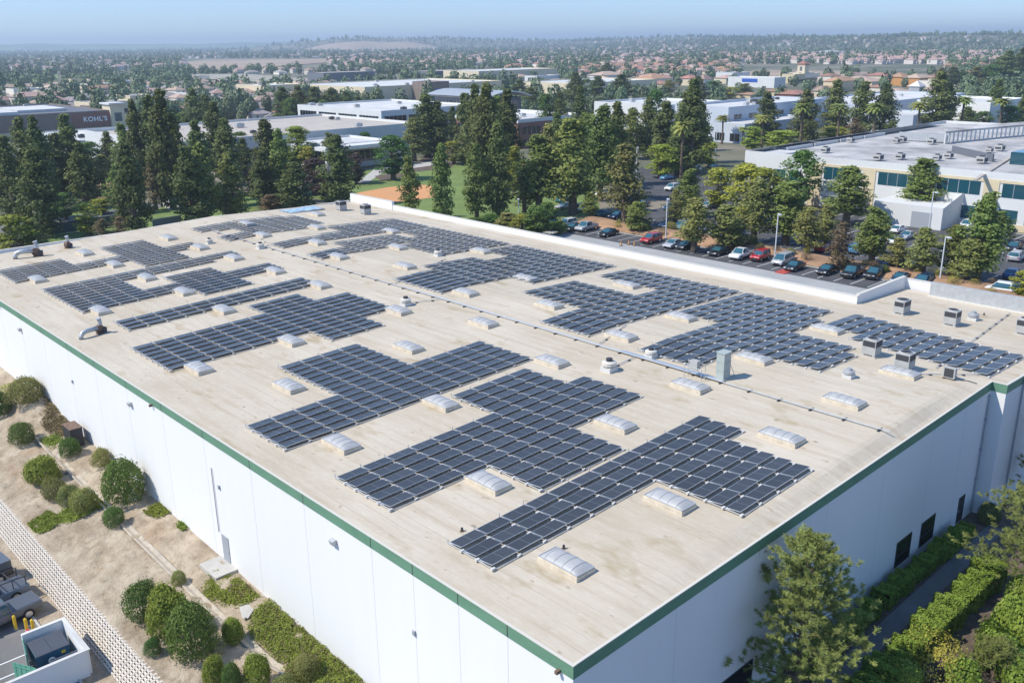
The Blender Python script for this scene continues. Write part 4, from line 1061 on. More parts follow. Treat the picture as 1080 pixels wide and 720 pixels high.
# park
sheet('lawn',[(118,142),(150,132),(196,175),(206,205),(190,222),(168,236),(142,226),(118,205)],'lawn',.02)
sheet('lawn',pxp((20,262),(60,226),(130,218),(200,212),(270,205),(330,200),(330,216),(270,222),(180,240),(120,250),(60,262)),'lawn',.025)
sheet('baseball_infield',pxp((371,206),(380,203),(410,197.5),(440,195),(458,196),(462,200),(458,208),(440,211),(415,214),(385,212)),'infield',.06)
sheet('park_path',pxp((376,193),(396,178),(470,169),(476,172),(404,182),(388,193)),'concrete',.07)
sheet('park_path',pxp((395,186),(420,182),(428,186),(402,191)),'mulch',.075)
sheet('park_path',pxp((430,182),(450,163),(475,160),(482,172),(474,178)),'mulch',.05)
sheet('tennis_court',pxp((15,285),(40,268),(75,258),(100,254),(145,247),(165,262),(100,280),(60,290)),'court_green',.05)
sheet('road',pxp((-20,243),(0,238),(40,233),(90,226),(160,215),(200,208),(203,212),(160,221),(90,233),(40,240),(0,247),(-20,252)),'asphalt_light',.05)
sheet('plaza',pxp((170,215),(190,205),(230,200),(240,206),(200,216),(178,222)),'concrete',.06)
sheet('plaza',pxp((255,200),(290,190),(340,186),(345,192),(300,198),(262,208)),'mulch',.06)
sheet('plaza',pxp((80,198),(110,190),(130,195),(140,205),(112,212),(90,208)),'planter_soil',.04)
sheet('dirt_yard',[(24.75,-20),(110,-20),(110,21.6),(71,21.6),(71,22.7),(24.75,22.7)],'mulch',.01)
# fences with windscreen
def fence(label,p0,p1,h,m,name='tennis_fence',n=10):
    a,c=at(*p0),at(*p1); r=thing(name,label,'fence',a); d=c-a; L_=d.length; u=d.normalized()
    b=MB(); b.obox((d.x/2,d.y/2,h/2+.1),L_,.04,h-.2,u,(-u.y,u.x,0)); b.build('windscreen',m,r)
    for k in range(n+1):
        b=MB(); p=d*(k/n); b.tube([(p.x,p.y+.04,0),(p.x,p.y+.04,h+.15)],.05,6); b.build('post','lamp_post',r)
    b=MB(); b.tube([(0,.04,h+.1),(d.x,d.y+.04,h+.1)],.04,6); b.build('top_rail','lamp_post',r)
fence('dark windscreen fence along the teal court beyond the left roof edge',(30,252),(128,238),2.4,'windscreen')
fence('dark windscreen fence behind the slender evergreens, left of the round evergreen pair',(162,243),(192,238),2.2,'mesh_fence')
# ------------------------------------------------------------------ buildings
def bldg(name,label,x0,x1,y0,y1,h,wm='office_white',rm='white_roofing',par=.6,wins=(),cat='building',z0=0,glass='dark_glass',pw='same',roofs=0,group=None):
    r=thing(name,label,cat,(x0,y0,z0),group=group); W_,D_=x1-x0,y1-y0
    b=MB(); b.box(0,W_,0,D_,-1,h-.02); b.build('wall',wm,r)
    b=MB(); b.quad((.3,.3,h),(W_-.3,.3,h),(W_-.3,D_-.3,h),(.3,D_-.3,h)); b.build('roof',rm,r)
    b=MB(); t=.3
    for bb in ((0,W_,0,t),(0,W_,D_-t,D_),(0,t,t,D_-t),(W_-t,W_,t,D_-t)): b.box(*bb,h-.021,h+par)
    b.build('parapet',wm if pw=='same' else pw,r)
    rr=random.Random(int(x0*7+y0))
    for k in range(roofs):
        x,y=rr.uniform(3,W_-3),rr.uniform(3,D_-3); s=rr.uniform(.8,1.5)
        b=MB(); b.box(x-s,x+s,y-s*.7,y+s*.7,h+.25,h+.3+s*.9); b.box(x-s-.04,x-s-.01,y-s*.5,y+s*.5,h+.5,h+s*.8); b.tube([(x,y,h+.3+s*.9),(x,y,h+.45+s*.9)],s*.5,10); b.build('roof_unit',rr.choice(['hvac_paint','galvanised','hvac_dark']),r)
    for face,a,c_,za,zb_ in wins:
        b=MB()
        if face=='x': b.box(-.06,.05,a,c_,za,zb_)
        else: b.box(a,c_,-.06,.05,za,zb_)
        wn=b.build('window',glass,r)
        if c_-a>1.4:
            b=MB(); n=max(1,int((c_-a)/1.9))
            for k in range(1,n):
                q=a+(c_-a)*k/n
                if face=='x': b.box(-.1,-.061,q-.05,q+.05,za,zb_)
                else: b.box(q-.05,q+.05,-.1,-.061,za,zb_)
            if n>1: b.build('frame','aluminium',wn)
    return r
# the big two-storey office at the right
OX,OY0,OY1,OH=191.,40.,123.,10.2
wins=[]
for k,y in enumerate([44,56.5,69,81.5,94.,]):
    wins+= [('x',y-OY0,y-OY0+8.4,6.3,8.9)]
    wins+= [('x',y-OY0+.2,y-OY0+3.6,1.4,4.0),('x',y-OY0+5.0,y-OY0+8.4,1.4,4.0)] if k<3 else []
wins+=[('x',68,71,5.2,7.4),('x',72,75,5.2,7.4),('x',76,79,5.2,7.4),('x',68,71,1.6,3.8),('x',72,75,1.6,3.8),('x',76,79,1.6,3.8)]
off=bldg('office_building','long two-storey white and tan office with blue-green windows and a wide grey roof, right background',OX,OX+112,OY0,OY1,OH,'office_white','grey_roofing',.75,wins,glass='teal_glass')
b=MB()
for y in (40.2,53.,65.5,78,90.5,103): b.box(-.16,-.002,y-OY0,y-OY0+2.9,0,9.3)
b.box(-.12,-.002,0,66,9.0,9.55); b.box(-.14,-.002,0,22,0,1.3); b.build('tan_pier','tan_stucco',off)
b=MB(); b.box(-9,-.01,32,46,0,4.4); b.add([(-9,31.9,4.4),(-.01,31.9,4.4),(-.01,31.9,6.5)],[(0,1,2)]); b.build('loading_dock','office_white',off)
b=MB(); b.box(-9.06,-9.0,34,38,0,3.2); b.build('dock_door','grey_paint',off)
b=MB(); b.box(-6,-.2,52,60,3.6,3.75); 
for y in (52.5,56,59.5): b.tube([(-6,y,3.6),(-.2,y,6.5)],.12,6)
b.build('entrance_canopy','galvanised',off)
b=MB(); b.box(-6.1,-.3,66.2,82.8,OH-2.6,OH+.75); b.build('corner_frame','tan_stucco',off) if False else None
rr=random.Random(21)
for px,py in [(945,150),(951,149),(982,151),(949,167),(988,168),(1054,158),(1035,171),(1042,167),(870,160),(857,166),(863,166),(897,149),(1043,160),(1000,166),(926,168)]:
    p=at(px,py+1.5,OH)
    if p.x<OX+3: continue
    s=rr.uniform(.8,1.15); b=MB(); X,Y=p.x-OX,p.y-OY0
    b.box(X-s,X+s,Y-s*.8,Y+s*.8,OH+.3,OH+.4+s*1.0,0); b.box(X-s-.03,X-s-.005,Y-s*.6,Y+s*.6,OH+.6,OH+s*.95,1); b.tube([(X,Y,OH+.4+s),(X,Y,OH+.6+s)],s*.55,10,1); b.box(X-s*.6,X+s*.6,Y-s*.9,Y-s*.82,OH+.5,OH+.3+s*.8,1)
    b.build('roof_unit',['hvac_paint','hvac_dark'],off)
b=MB()   # expansion curb across the roof
a1,a2=at(1042,182,OH),at(1078,159,OH); d=(a2-a1); u=d.normalized()
b.obox(((a1.x+a2.x)/2-OX,(a1.y+a2.y)/2-OY0,OH+.15),d.length*1.6,.7,.3,u,(-u.y,u.x,0)); b.build('roof_curb','tan_roofing',off)
b=MB(); b.box(1.2,9,74,82.5,OH+.02,OH+.5); 
for k in range(4): b.box(12+k*13,24+k*13,79,82.4,OH+.05,OH+.75)
b.build('roof_screen','white_roofing',off)
b=MB(); 
for a,c_ in ((1,28),(28.5,60),(60.5,100)): b.quad((a,82.6,OH+.85),(c_,82.6,OH+.85),(c_,79.6,OH+1.35),(a,79.6,OH+1.35))
b.build('sloped_screen','dark_shade_grey',off)
# curved colonnade and screen wall at the back of its roof
b=MB(); cols=MB(); n=26
for k in range(n):
    t=k/(n-1); px=996+(1110-996)*t; py=152-7.5*t-3*math.sin(t*math.pi*.5)
    p=at(px,py,OH); X,Y=p.x-OX,p.y-OY0
    cols.box(X-.15,X+.15,Y-.15,Y+.15,OH,OH+2.6)
    if k: 
        b.add([(lx,ly,OH+2.6),(X,Y,OH+2.6),(X+3,Y+2,OH+3.0),(lx+3,ly+2,OH+3.0),(lx,ly,OH+3.1),(X,Y,OH+3.1),(X+3,Y+2,OH+3.5),(lx+3,ly+2,OH+3.5)],[(3,2,1,0),(4,5,6,7),(0,1,5,4),(1,2,6,5),(2,3,7,6),(3,0,4,7)])
    lx,ly=X,Y
b.build('curved_canopy','grey_roofing',off); cols.build('canopy_column','office_white',off)
b=MB(); p,q=at(948,148,OH),at(1001,152,OH); 
for (a_,c_,z0_,z1_) in ((p,q,OH+.5,OH+2.2),):
    d=c_-a_; u=d.normalized(); b.obox(((a_.x+c_.x)/2-OX,(a_.y+c_.y)/2-OY0,(z0_+z1_)/2),d.length,.5,z1_-z0_,u,(-u.y,u.x,0))
b.build('screen_wall','galvanised',off)
b=MB(); p,q=at(1004,161,OH),at(1047,171,OH); d=q-p; u=d.normalized(); b.obox(((p.x+q.x)/2-OX,(p.y+q.y)/2-OY0,OH+.8),d.length,.3,1.6,u,(-u.y,u.x,0)); b.build('screen_wall','dark_shade_grey',off)
b=MB(); p=at(1070,172,OH); b.box(p.x-OX-3,p.x-OX+9,p.y-OY0-4,p.y-OY0,OH,OH+2.6); b.build('penthouse','teal_glass',off)
# department store with sign
KY=417.; z_=8.4
r=bldg('department_store','low brown department store with white letters on its front and a beige corner tower',66,152,KY,KY+78,9.3,'brown_stucco','dark_shade_grey',.5,(),roofs=6)
b=MB(); b.box(0,85.99,-.12,-.02,0,2.9); b.build('stone_base','tan_stucco',r)
b=MB(); b.box(20,52,8,30,9.35,10.6); b.box(55,75,20,50,9.35,10.4); b.build('roof_unit','white_roofing',r)
t=MB(); t.box(86.02,92.0,-1.2,8,-.5,12.0); t.build('corner_tower','cream_stucco',r)
t=MB(); t.box(85.4,92.6,-2,9,12.0,12.7); t.build('tower_cornice','white_roofing',r)
t=MB(); t.box(87.6,90.6,-1.28,-1.21,5.,8.6); t.build('window','teal_glass',r)
t=MB(); t.box(70,85.8,-.2,-.13,3.4,9.2); t.build('sign_panel','red_stucco',r)
def text(body,size,m,parent,loc,rot,name='lettering',ext_=.06,bold=.04):
    cu=bpy.data.curves.new(name,'FONT'); cu.body=body; cu.size=size; cu.align_x='CENTER'; cu.align_y='CENTER'; cu.extrude=ext_; cu.offset=bold; cu.space_character=1.12
    tmp=bpy.data.objects.new('tmp_text',cu); C.objects.link(tmp); bpy.context.view_layer.update()
    me=bpy.data.meshes.new_from_object(tmp.evaluated_get(bpy.context.evaluated_depsgraph_get())); bpy.data.objects.remove(tmp)
    me.materials.clear(); me.materials.append(M[m]); o=bpy.data.objects.new(name,me); C.objects.link(o); o.parent=parent; o.location=loc; o.rotation_euler=rot; return o
p=atY(104,123,KY); text("KOHL'S",2.75,'sign_white',r,(p.x-67.6,-.35,6.4),(R(90),0,0),bold=.07)
# other mid-distance buildings
def wl(face,n,a0,w_,gap,za,zb_): return [(face,a0+k*(w_+gap),a0+k*(w_+gap)+w_,za,zb_) for k in range(n)]
bldg('low_building','flat white-roofed building with rooftop boxes just below the store tower',112,146,345,392,4.2,'office_white','white_roofing',.4,[('y',3,9,.5,3)],glass='teal_glass',roofs=6)
bldg('low_building','white flat-roofed building showing between dark trees at the far left',58,88,318,352,5.2,'office_white','white_roofing',.4,(),roofs=3)
r=bldg('campus_building','long flat tan-roofed campus building behind the trees, left of the ball field',112,206,268,333,8.2,'office_white','tan_roofing',.8,wl('y',6,4,4,7,1,5),roofs=8)
r=bldg('campus_entrance','white stepped entrance block with deep shaded canopy beside the ball field',150,172,240,262,6.8,'office_white','white_roofing',.6,[('y',2,19,1.5,5),('x',2,19,1.5,5)])
b=MB(); b.box(-5,23,-6,-.1,6.2,7.2); b.build('canopy','office_white',r)
for x in (-4,22): 
    b=MB(); b.box(x-.6,x+.6,-5.8,-4.8,0,6.2); b.build('column','office_white',r)
r=bldg('office_building','white two-storey office with dark ribbon windows, centre background',212,262,300,362,10.5,'office_white','white_roofing',.7,wl('y',4,1.5,10.5,1.3,5.6,9.0)+wl('y',4,2,10,2,.8,3.4)+wl('x',4,2,13,2,5.6,9.0)+wl('x',4,2,12,3,.8,3.4),roofs=6)
r=bldg('glass_office','dark glazed office with a curved grey metal roof above the big evergreens',262.5,283,296,330,13.0,'dark_shade_grey','grey_roofing',.5,wl('x',3,2,9,1,2,12)+wl('y',2,1,8.5,.8,2,6)+wl('y',2,1,8.5,.8,7.5,12))
b=MB(); vs=[]
for i in range(13):
    t=i/12; x=-2+25*t; z=13.7+2.2*math.sin(math.pi*t); vs+=[(x,-4,z),(x,38,z),(x,38,z+.5),(x,-4,z+.5)]
b.add(vs,[(i*4+q,i*4+(q+1)%4,(i+1)*4+(q+1)%4,(i+1)*4+q) for i in range(12) for q in range(4)]); b.build('curved_roof','galvanised',r)
bldg('red_brick_building','dark red-brown low building with a white roof edge, centre background behind evergreens',226,262,238,275,9.0,'red_stucco','white_roofing',1.2,wl('y',3,2,9,2,1,3.4)+wl('y',3,2,9,2,5.0,7.4)+wl('x',3,2,9,2,1,3.4)+wl('x',3,2,9,2,5,7.4),pw='office_white',roofs=4)
bldg('white_warehouse','long plain white warehouse roof behind the evergreens, left of the pale blue-grey warehouse',308,346,236,276,10.2,'office_white','white_roofing',.8,(),roofs=2)
bldg('grey_warehouse','pale grey warehouse with dark ground-floor windows behind the single palm',302,374,203,228,10.8,'shade_tinted_wall','white_roofing',1.0,wl('x',3,3,3.6,2.8,.6,3.8)+wl('y',7,4,5,5,6.6,8.8),roofs=7)
bldg('grey_warehouse','low front wing of the pale grey warehouse beside the palm',292,341,189,202.9,6.4,'shade_tinted_wall','white_roofing',.6,wl('x',2,2,4,2.4,.6,3.4)+wl('y',7,2,4,2.6,.6,3.6),roofs=1)
bldg('grey_warehouse','long blue-grey warehouse behind the row of palms and evergreens, right background',376,480,187,226,9.0,'shade_tinted_wall','white_roofing',.8,wl('y',9,3,5,6,.6,3.2),roofs=9)
bldg('grey_warehouse','small blue-grey block with three dark windows, right of the palm row',364,388,160,185,6.5,'shade_tinted_wall','white_roofing',.8,[('y',2,5,.6,3.2),('y',9,12,.6,3.2),('y',16,19,.6,3.2)])
bldg('white_warehouse','white and blue-grey block behind the palm at the right of the evergreen pair',402,440,146,176,10.,'white_wall','white_roofing',.8,())
# solar carport strip, far right
r=bldg('shopping_centre','long low white building topped with a dark blue solar strip, far right background',455,500,60,175,6.,'office_white','white_roofing',.8,())
b=MB(); b.obox((12,57,7.6),14,112,.2,(1,0,.12),(0,1,0),(-.12,0,1)); b.build('solar_strip','solar_far',r)
bldg('shop_row','long low pale building with a red stripe, right of the solar strip below it',405,425,55,110,5.,'office_white','white_roofing',.6,[('x',2,50,2.6,4.0)],glass='sign_red')
# big-box row in the distance
bldg('big_box_store','wide yellow-cream superstore with a long white roof, centre distance',350,470,512,600,8.6,'cream_stucco','white_roofing',.7,(),roofs=4)
bldg('big_box_store','brown entrance block in front of the wide yellow-cream superstore',388,404,492,511.5,11.,'brown_stucco','tan_roofing',.6,[('y',4,12,1,7)],glass='blue_paint')
bldg('big_box_store','cream store left of the wide yellow-cream superstore, with a red-tiled front',318,348,585,625,9.,'cream_stucco','white_roofing',.7,(),roofs=2)
bldg('big_box_store','long pale store at the right end of the superstore row',475,560,440,500,8.,'cream_stucco','white_roofing',.7,(),roofs=3)
bldg('apartment_block','grey-roofed block with blue shaded walls on the far bank, left centre',500,560,800,830,9.,'dark_shade_grey','tan_roofing',.3,(),roofs=0)
bldg('apartment_block','second grey block with blue shaded walls on the far bank, right of the first',585,660,740,775,9.,'dark_shade_grey','tan_roofing',.3,(),roofs=0)
bldg('hotel','pale long hotel block above the yellow-cream superstore',560,660,640,690,11.,'cream_stucco','white_roofing',.5,(),roofs=0)
def hip(name,label,cx,cy,w_,d_,h,rh,wm,rm,cat='building',group=None,rzt=0,wins=()):
    r=thing(name,label,cat,(cx,cy,0),rzt,group)
    b=MB(); b.box(-w_/2,w_/2,-d_/2,d_/2,-1,h); b.build('wall',wm,r)
    e=.6; W_,D_=w_/2+e,d_/2+e; rl=max(0,(W_-D_)); rl2=max(0,D_-W_)
    b=MB(); b.add([(-W_,-D_,h),(W_,-D_,h),(W_,D_,h),(-W_,D_,h),(-rl,-rl2,h+rh),(rl,-rl2 if rl==0 else 0,h+rh)] if False else [(-W_,-D_,h+.01),(W_,-D_,h+.01),(W_,D_,h+.01),(-W_,D_,h+.01),(-rl,-rl2,h+rh),(rl,rl2,h+rh)],
        [(0,1,5,4),(1,2,5),(2,3,4,5),(3,0,4)] if rl>0 else [(0,1,4),(1,2,5,4),(2,3,5),(3,0,4,5)]); b.add([(-W_,-D_,h),(W_,-D_,h),(W_,D_,h),(-W_,D_,h)],[(3,2,1,0)]); b.build('roof',rm,r)
    for face,a,c_,za,zb_ in wins:
        b=MB()
        if face=='x': b.box(-w_/2-.06,-w_/2,a,c_,za,zb_)
        else: b.box(a,c_,-d_/2-.06,-d_/2,za,zb_)
        b.build('window','dark_glass',r)
    return r
# terracotta commercial district
def dcom(px,py,z=0): return at(px,py,z)
COM=[ # px base x, base y, width px, height px, wall, roof, label
 (688,93,34,14,'house_stucco','terracotta','two-storey shop block with an orange tiled roof behind the white warehouse'),
 (727,90,22,10,'cream_stucco','terracotta','cream shop with a pale red tiled roof right of the orange-roofed block'),
 (742,94,16,14,'house_stucco','terracotta_pale','white-walled tiled building beside the cream shop'),
 (765,88,22,8,'cream_stucco','terracotta_pale','cream building between the tiled shops and the white sign building'),
 (838,107,36,11,'red_stucco','terracotta','dark pink shop with a red tiled roof and small red sign below the tower'),
 (820,101,34,7,'tan_stucco','terracotta','long tan shop with a flat red tiled roof, left of the dark pink shop'),
 (866,106,18,14,'cream_stucco','terracotta_pale','tall narrow beige shop right of the dark pink one'),
 (874,86,22,8,'house_stucco','terracotta','small tiled shop right of the clock-like tower'),
 (905,92,40,11,'house_stucco','terracotta_pale','wide white-walled shop with a broad tiled roof right of the tower'),
 (948,90,22,12,'orange_stucco','terracotta','bright orange-walled shop, left half of the orange pair'),
 (965,91,24,12,'orange_stucco','terracotta_pale','bright orange-walled shop, right half of the orange pair'),
 (945,103,32,9,'galvanised','terracotta_pale','grey shop with a pale tiled roof below the orange pair'),
 (966,103,16,16,'galvanised','white_roofing','grey round-ended block under the orange pair'),
 (900,84,30,7,'office_white','terracotta_pale','flat white shop with a tiled edge just behind the wide white-walled shop'),
 (925,97,26,7,'house_stucco','terracotta','low shop with a red tiled roof left of the orange pair'),
 (870,97,22,6,'house_stucco','terracotta','low tiled shop between the dark pink shop and the wide one'),
 (700,84,30,6,'house_stucco','terracotta_pale','row of pale tiled roofs just behind the orange-roofed block'),
 (790,103,24,5,'tan_stucco','terracotta','low tan shop in front of the blue-sign building'),
 (560,84,22,5,'house_stucco','terracotta_pale','pale tiled building on the far bank behind the superstores'),
 (595,92,26,8,'cream_stucco','terracotta_pale','cream and tiled building left of the orange-roofed block'),
 (640,98,20,7,'house_stucco','terracotta','small tiled house above the long plain white warehouse'),
 (985,98,22,6,'office_white','terracotta','white shop with red tiles at the right end of the shops'),
 (240,104,26,6,'house_stucco','house_grey_roof','grey-roofed building above the campus roof, left of the tree belt'),
 (150,112,30,6,'office_white','house_grey_roof','white grey-roofed building right of the store tower'),
 (190,104,24,6,'office_white','white_roofing','white-roofed building in the left suburb above the dark trees'),
 (40,102,40,7,'house_stucco','house_grey_roof','long grey-roofed building above the department store, left one'),
 (95,103,36,6,'house_stucco','house_grey_roof','long grey-roofed building above the department store, right one'),
 (278,83,0,0,'','',''),
 (272,114,22,6,'terracotta_pale','terracotta','low orange-roofed house cluster left of the tall tree belt'),
 (290,108,18,8,'orange_stucco','terracotta','orange house left of the tall tree belt'),
 (277,117,16,8,'orange_stucco','terracotta_pale','peach house just above the long campus building roof'),
 (428,64,0,0,'','',''),
]
for px,py,wp,hp,wm,rm,lab in COM:
    if not wm: continue
    p=at(px,py); s=scale_at(p); hip('shop_building',lab,p.x,p.y,wp/s*.9,wp/s*.7,hp/s*.72,hp/s*.35,wm,rm,group='tiled shops and houses of the middle distance')
p=at(797,92); r=bldg('shop_building','white flat shop with a bright blue sign, left of the tower',p.x-6,p.x+10,p.y-20,p.y+22,7.2,'office_white','white_roofing',.6,()); b=MB(); b.box(-.2,-.08,15,29,4,6.6); b.build('sign','blue_paint',r)
p=at(833,106); 
p=at(846,86); r=thing('tower','square cream tower with a small tiled cap rising from the tiled shops','tower',p); b=MB(); b.box(-3.6,3.6,-3.6,3.6,-1,14); b.build('shaft','cream_stucco',r)
b=MB(); b.box(-4,4,-4,4,14,15); b.add([(-4.2,-4.2,15),(4.2,-4.2,15),(4.2,4.2,15),(-4.2,4.2,15),(0,0,17.5)],[(0,1,4),(1,2,4),(2,3,4),(3,0,4)]); b.build('cap','terracotta',r)
b=MB(); b.box(-3.68,-3.6,-1.2,1.2,9,12.5); b.build('opening','dark_shade_grey',r)
p=at(875,60); r=hip('hall_building','large windowless pale hall with a shallow grey roof, high in the right background',p.x,p.y,75,50,9,4,'cream_stucco','grey_roofing')
# ------------------------------------------------------------------ lamps
def lamp(px,py,yt,label,arm=1.2,zb=0,h=None):
    p=at(px,py,zb); h_=height_to(p,yt) if h is None else h
    r=thing('street_lamp',label,'street lamp',p,R(135),'parking lot lamps'); rp_=max(.09,.010*h_)
    b=MB(); b.tube([(0,0,0),(0,0,h_-.1)],[rp_*1.3,rp_],8); b.build('pole','lamp_post',r)
    b=MB(); b.tube([(0,0,-.1),(0,0,.6)],.32,12); b.build('footing','concrete',r)
    b=MB(); b.obox((0,arm/2,h_-.05),.08,arm,.08); b.build('arm','lamp_post',r)
    b=MB(); b.obox((0,arm,h_),.45,.8,.18); b.build('lamp_head','lamp_post',r)
lamp(702,254,209,'white parking lamp between the parked red car and the silver one')
lamp(817,273,225,'white parking lamp standing behind the red jeep and silver van')
lamp(990.5,300,249,'white parking lamp just behind the notch of the white parapet')
lamp(670.5,205,155,'tall double-bend parking lamp beside the rounded pine',1.6)
lamp(978,253,202,'parking lamp in front of the tall umbrella-shaped tree by the office',1.4)
lamp(547,232,209,'short white lamp among the shrubs left of the first parked cars',1.6)
lamp(754,173,137,'slim lamp left of the office corner')
lamp(769,203,180,'lamp in front of the office corner windows')
lamp(905,144,130,'white lamp head showing above the office roof, left one'); lamp(997,136,123,'white lamp head showing above the office roof, right one')
# ------------------------------------------------------------------ parked cars
cg='cars parked in the first row behind the warehouse'
FR=[(580,240,'sedan','dark_blue','dark blue car at the far left end of the first row, half under a shrub'),(593,240.5,'suv','white','white car second from left in the first row'),(600.5,244,'sedan','black','dark car between the white one and the silver one'),(614,244,'pickup','silver','silver car fourth from left in the first row'),
(637,250,'sedan','black','black car alone right of the silver one, with empty stalls beside it'),(682,257,'suv','red','dark red car beside the orange barriers'),(705,262,'sedan','silver','silver car just right of the white lamp'),(719,263.5,'sedan','black','black sedan touching the silver car by the lamp'),(753,270,'sedan','black','black hatchback alone between empty stalls, left of the white pickup'),
(777,273.5,'pickup','white','white pickup truck left of the red jeep'),(797,276,'jeep','red','bright red jeep with a pale top beside the white pickup'),(821,280,'van','silver','silver van right of the red kerb island'),(833.5,286,'sedan','black','black sedan beside the silver van'),(867.5,290,'sedan','black','dark sedan alone with empty stalls on both sides, right part of the row'),
(895,293,'pickup','black','black pickup left of the dark grey suv near the parapet notch'),(918,294.5,'suv','black','dark suv right of the black pickup'),(945,299,'sedan','dark_blue','dark blue car partly hidden by the parapet notch'),(969,303,'suv','dark_blue','car of which only the dark roof shows above the parapet notch')]
for px,py,k,c,lab in FR:
    p=at(px,py,0.0); vehicle(k,c,(p.x+1.3,p.y,.05),R(180)+rnd.uniform(-.04,.04)+R(4),lab,cg)
cg2='cars parked further back in the lot'
BK=[(591.5,214,'sedan','teal','teal car furthest left in the back lot, upper one'),(591,221,'sedan','silver','silver car furthest left in the back lot, below the teal one'),(606,224,'suv','white','white car under the big pine, left back lot'),(629,208,'suv','white','white suv right of the big pine trunk'),(631,229,'sedan','teal','dark teal car in shade right of the big pine'),(647,231,'sedan','dark_blue','dark car in shade left of the rounded pine trunk'),(664,233,'sedan','blue','blue car at the foot of the rounded pine'),(673,219,'sedan','grey','grey car right of the rounded pine'),
(700,190,'sedan','light_blue','pale blue car on the road bend by the yellow-green tree'),(729,182,'van','white','white van near the tall evergreen and the palm'),(705.5,201.5,'suv','white','white car alone on the lane above the white lamp'),(704,222,'sedan','blue','blue car right behind the white lamp head'),(745,220,'sedan','silver','silver car under the olive pines, middle lot'),(716,243,'suv','light_blue','light blue car seen right of the lamp pole'),(734,246,'sedan','white','white car behind the planter, right of the light blue one'),(700,241,'sedan','dark_blue','dark blue car left of the lamp pole behind the planter'),(773,250,'sedan','light_blue','light blue car under the wide olive pine'),(750,179,'sedan','black','black car near the office corner'),(757,190,'sedan','white','white car in front of the office corner trees'),
(865,266,'sedan','red','dark red car under the orange-brown tree'),(901,268,'suv','light_blue','blue-green suv in the open beside the planter'),(959.5,233.5,'suv','black','black suv left of the two white cars by the office'),(972,235.5,'sedan','white','white car by the office, left of the lamp'),(989,236,'sedan','white','white car by the office, right of the lamp'),(953,253,'sedan','silver','silver car in the middle of the lot left of the lamp pole'),(926,255,'sedan','teal','teal car half hidden by the green pine'),(944,246,'sedan','white','white car behind the silver one in the lot'),(941,258,'sedan','white','white car in front of the silver one in the lot'),(1017,242,'suv','white','white suv seen through the tall pine at the right'),(1060,246,'sedan','silver','silver car at the right near the office shrubs'),(1069,276,'suv','silver','silver suv by the right photo edge'),(1066,265,'sedan','black','black car above the silver suv at the right edge'),(1064,294,'sedan','blue','blue car in the shade of the big right pine'),(962,282,'sedan','dark_blue','dark blue car in the deep shade of the olive pines'),(945,281,'suv','dark_blue','dark suv in the shade left of the lamp'),(1030,252,'sedan','grey','grey car deep in the lot behind the big right pine'),(880,280,'sedan','black','x')]
for px,py,k,c,lab in BK:
    if lab=='x': continue
    p=at(px,py,0.0); vehicle(k,c,(p.x+1.3,p.y,.045),R(180 if rnd.random()<.6 else 0)+rnd.uniform(-.04,.04)+R(3),lab,cg2)
p=at(1055,312,0); vehicle('van','white',(p.x+1,p.y,.05),R(95),'white and red vehicle whose roof shows behind the grey parapet panel','cars parked in the first row behind the warehouse')
# orange barriers
for px,py,lab in ((655,259,'orange barrier post left of the dark red car'),(663,258,'orange barrier board left of the dark red car, middle one'),(669,259,'orange cone nearest the dark red car')):
    p=at(px,py,.05); r=thing('traffic_barrier',lab,'barrier',p,group='orange barriers in the parking row'); b=MB(); b.tube([(0,0,0),(0,0,.95)],[.2,.05],8); b.build('cone','orange_stucco',r); b=MB(); b.box(-.28,.28,-.28,.28,0,.05); b.build('foot','hvac_dark',r)
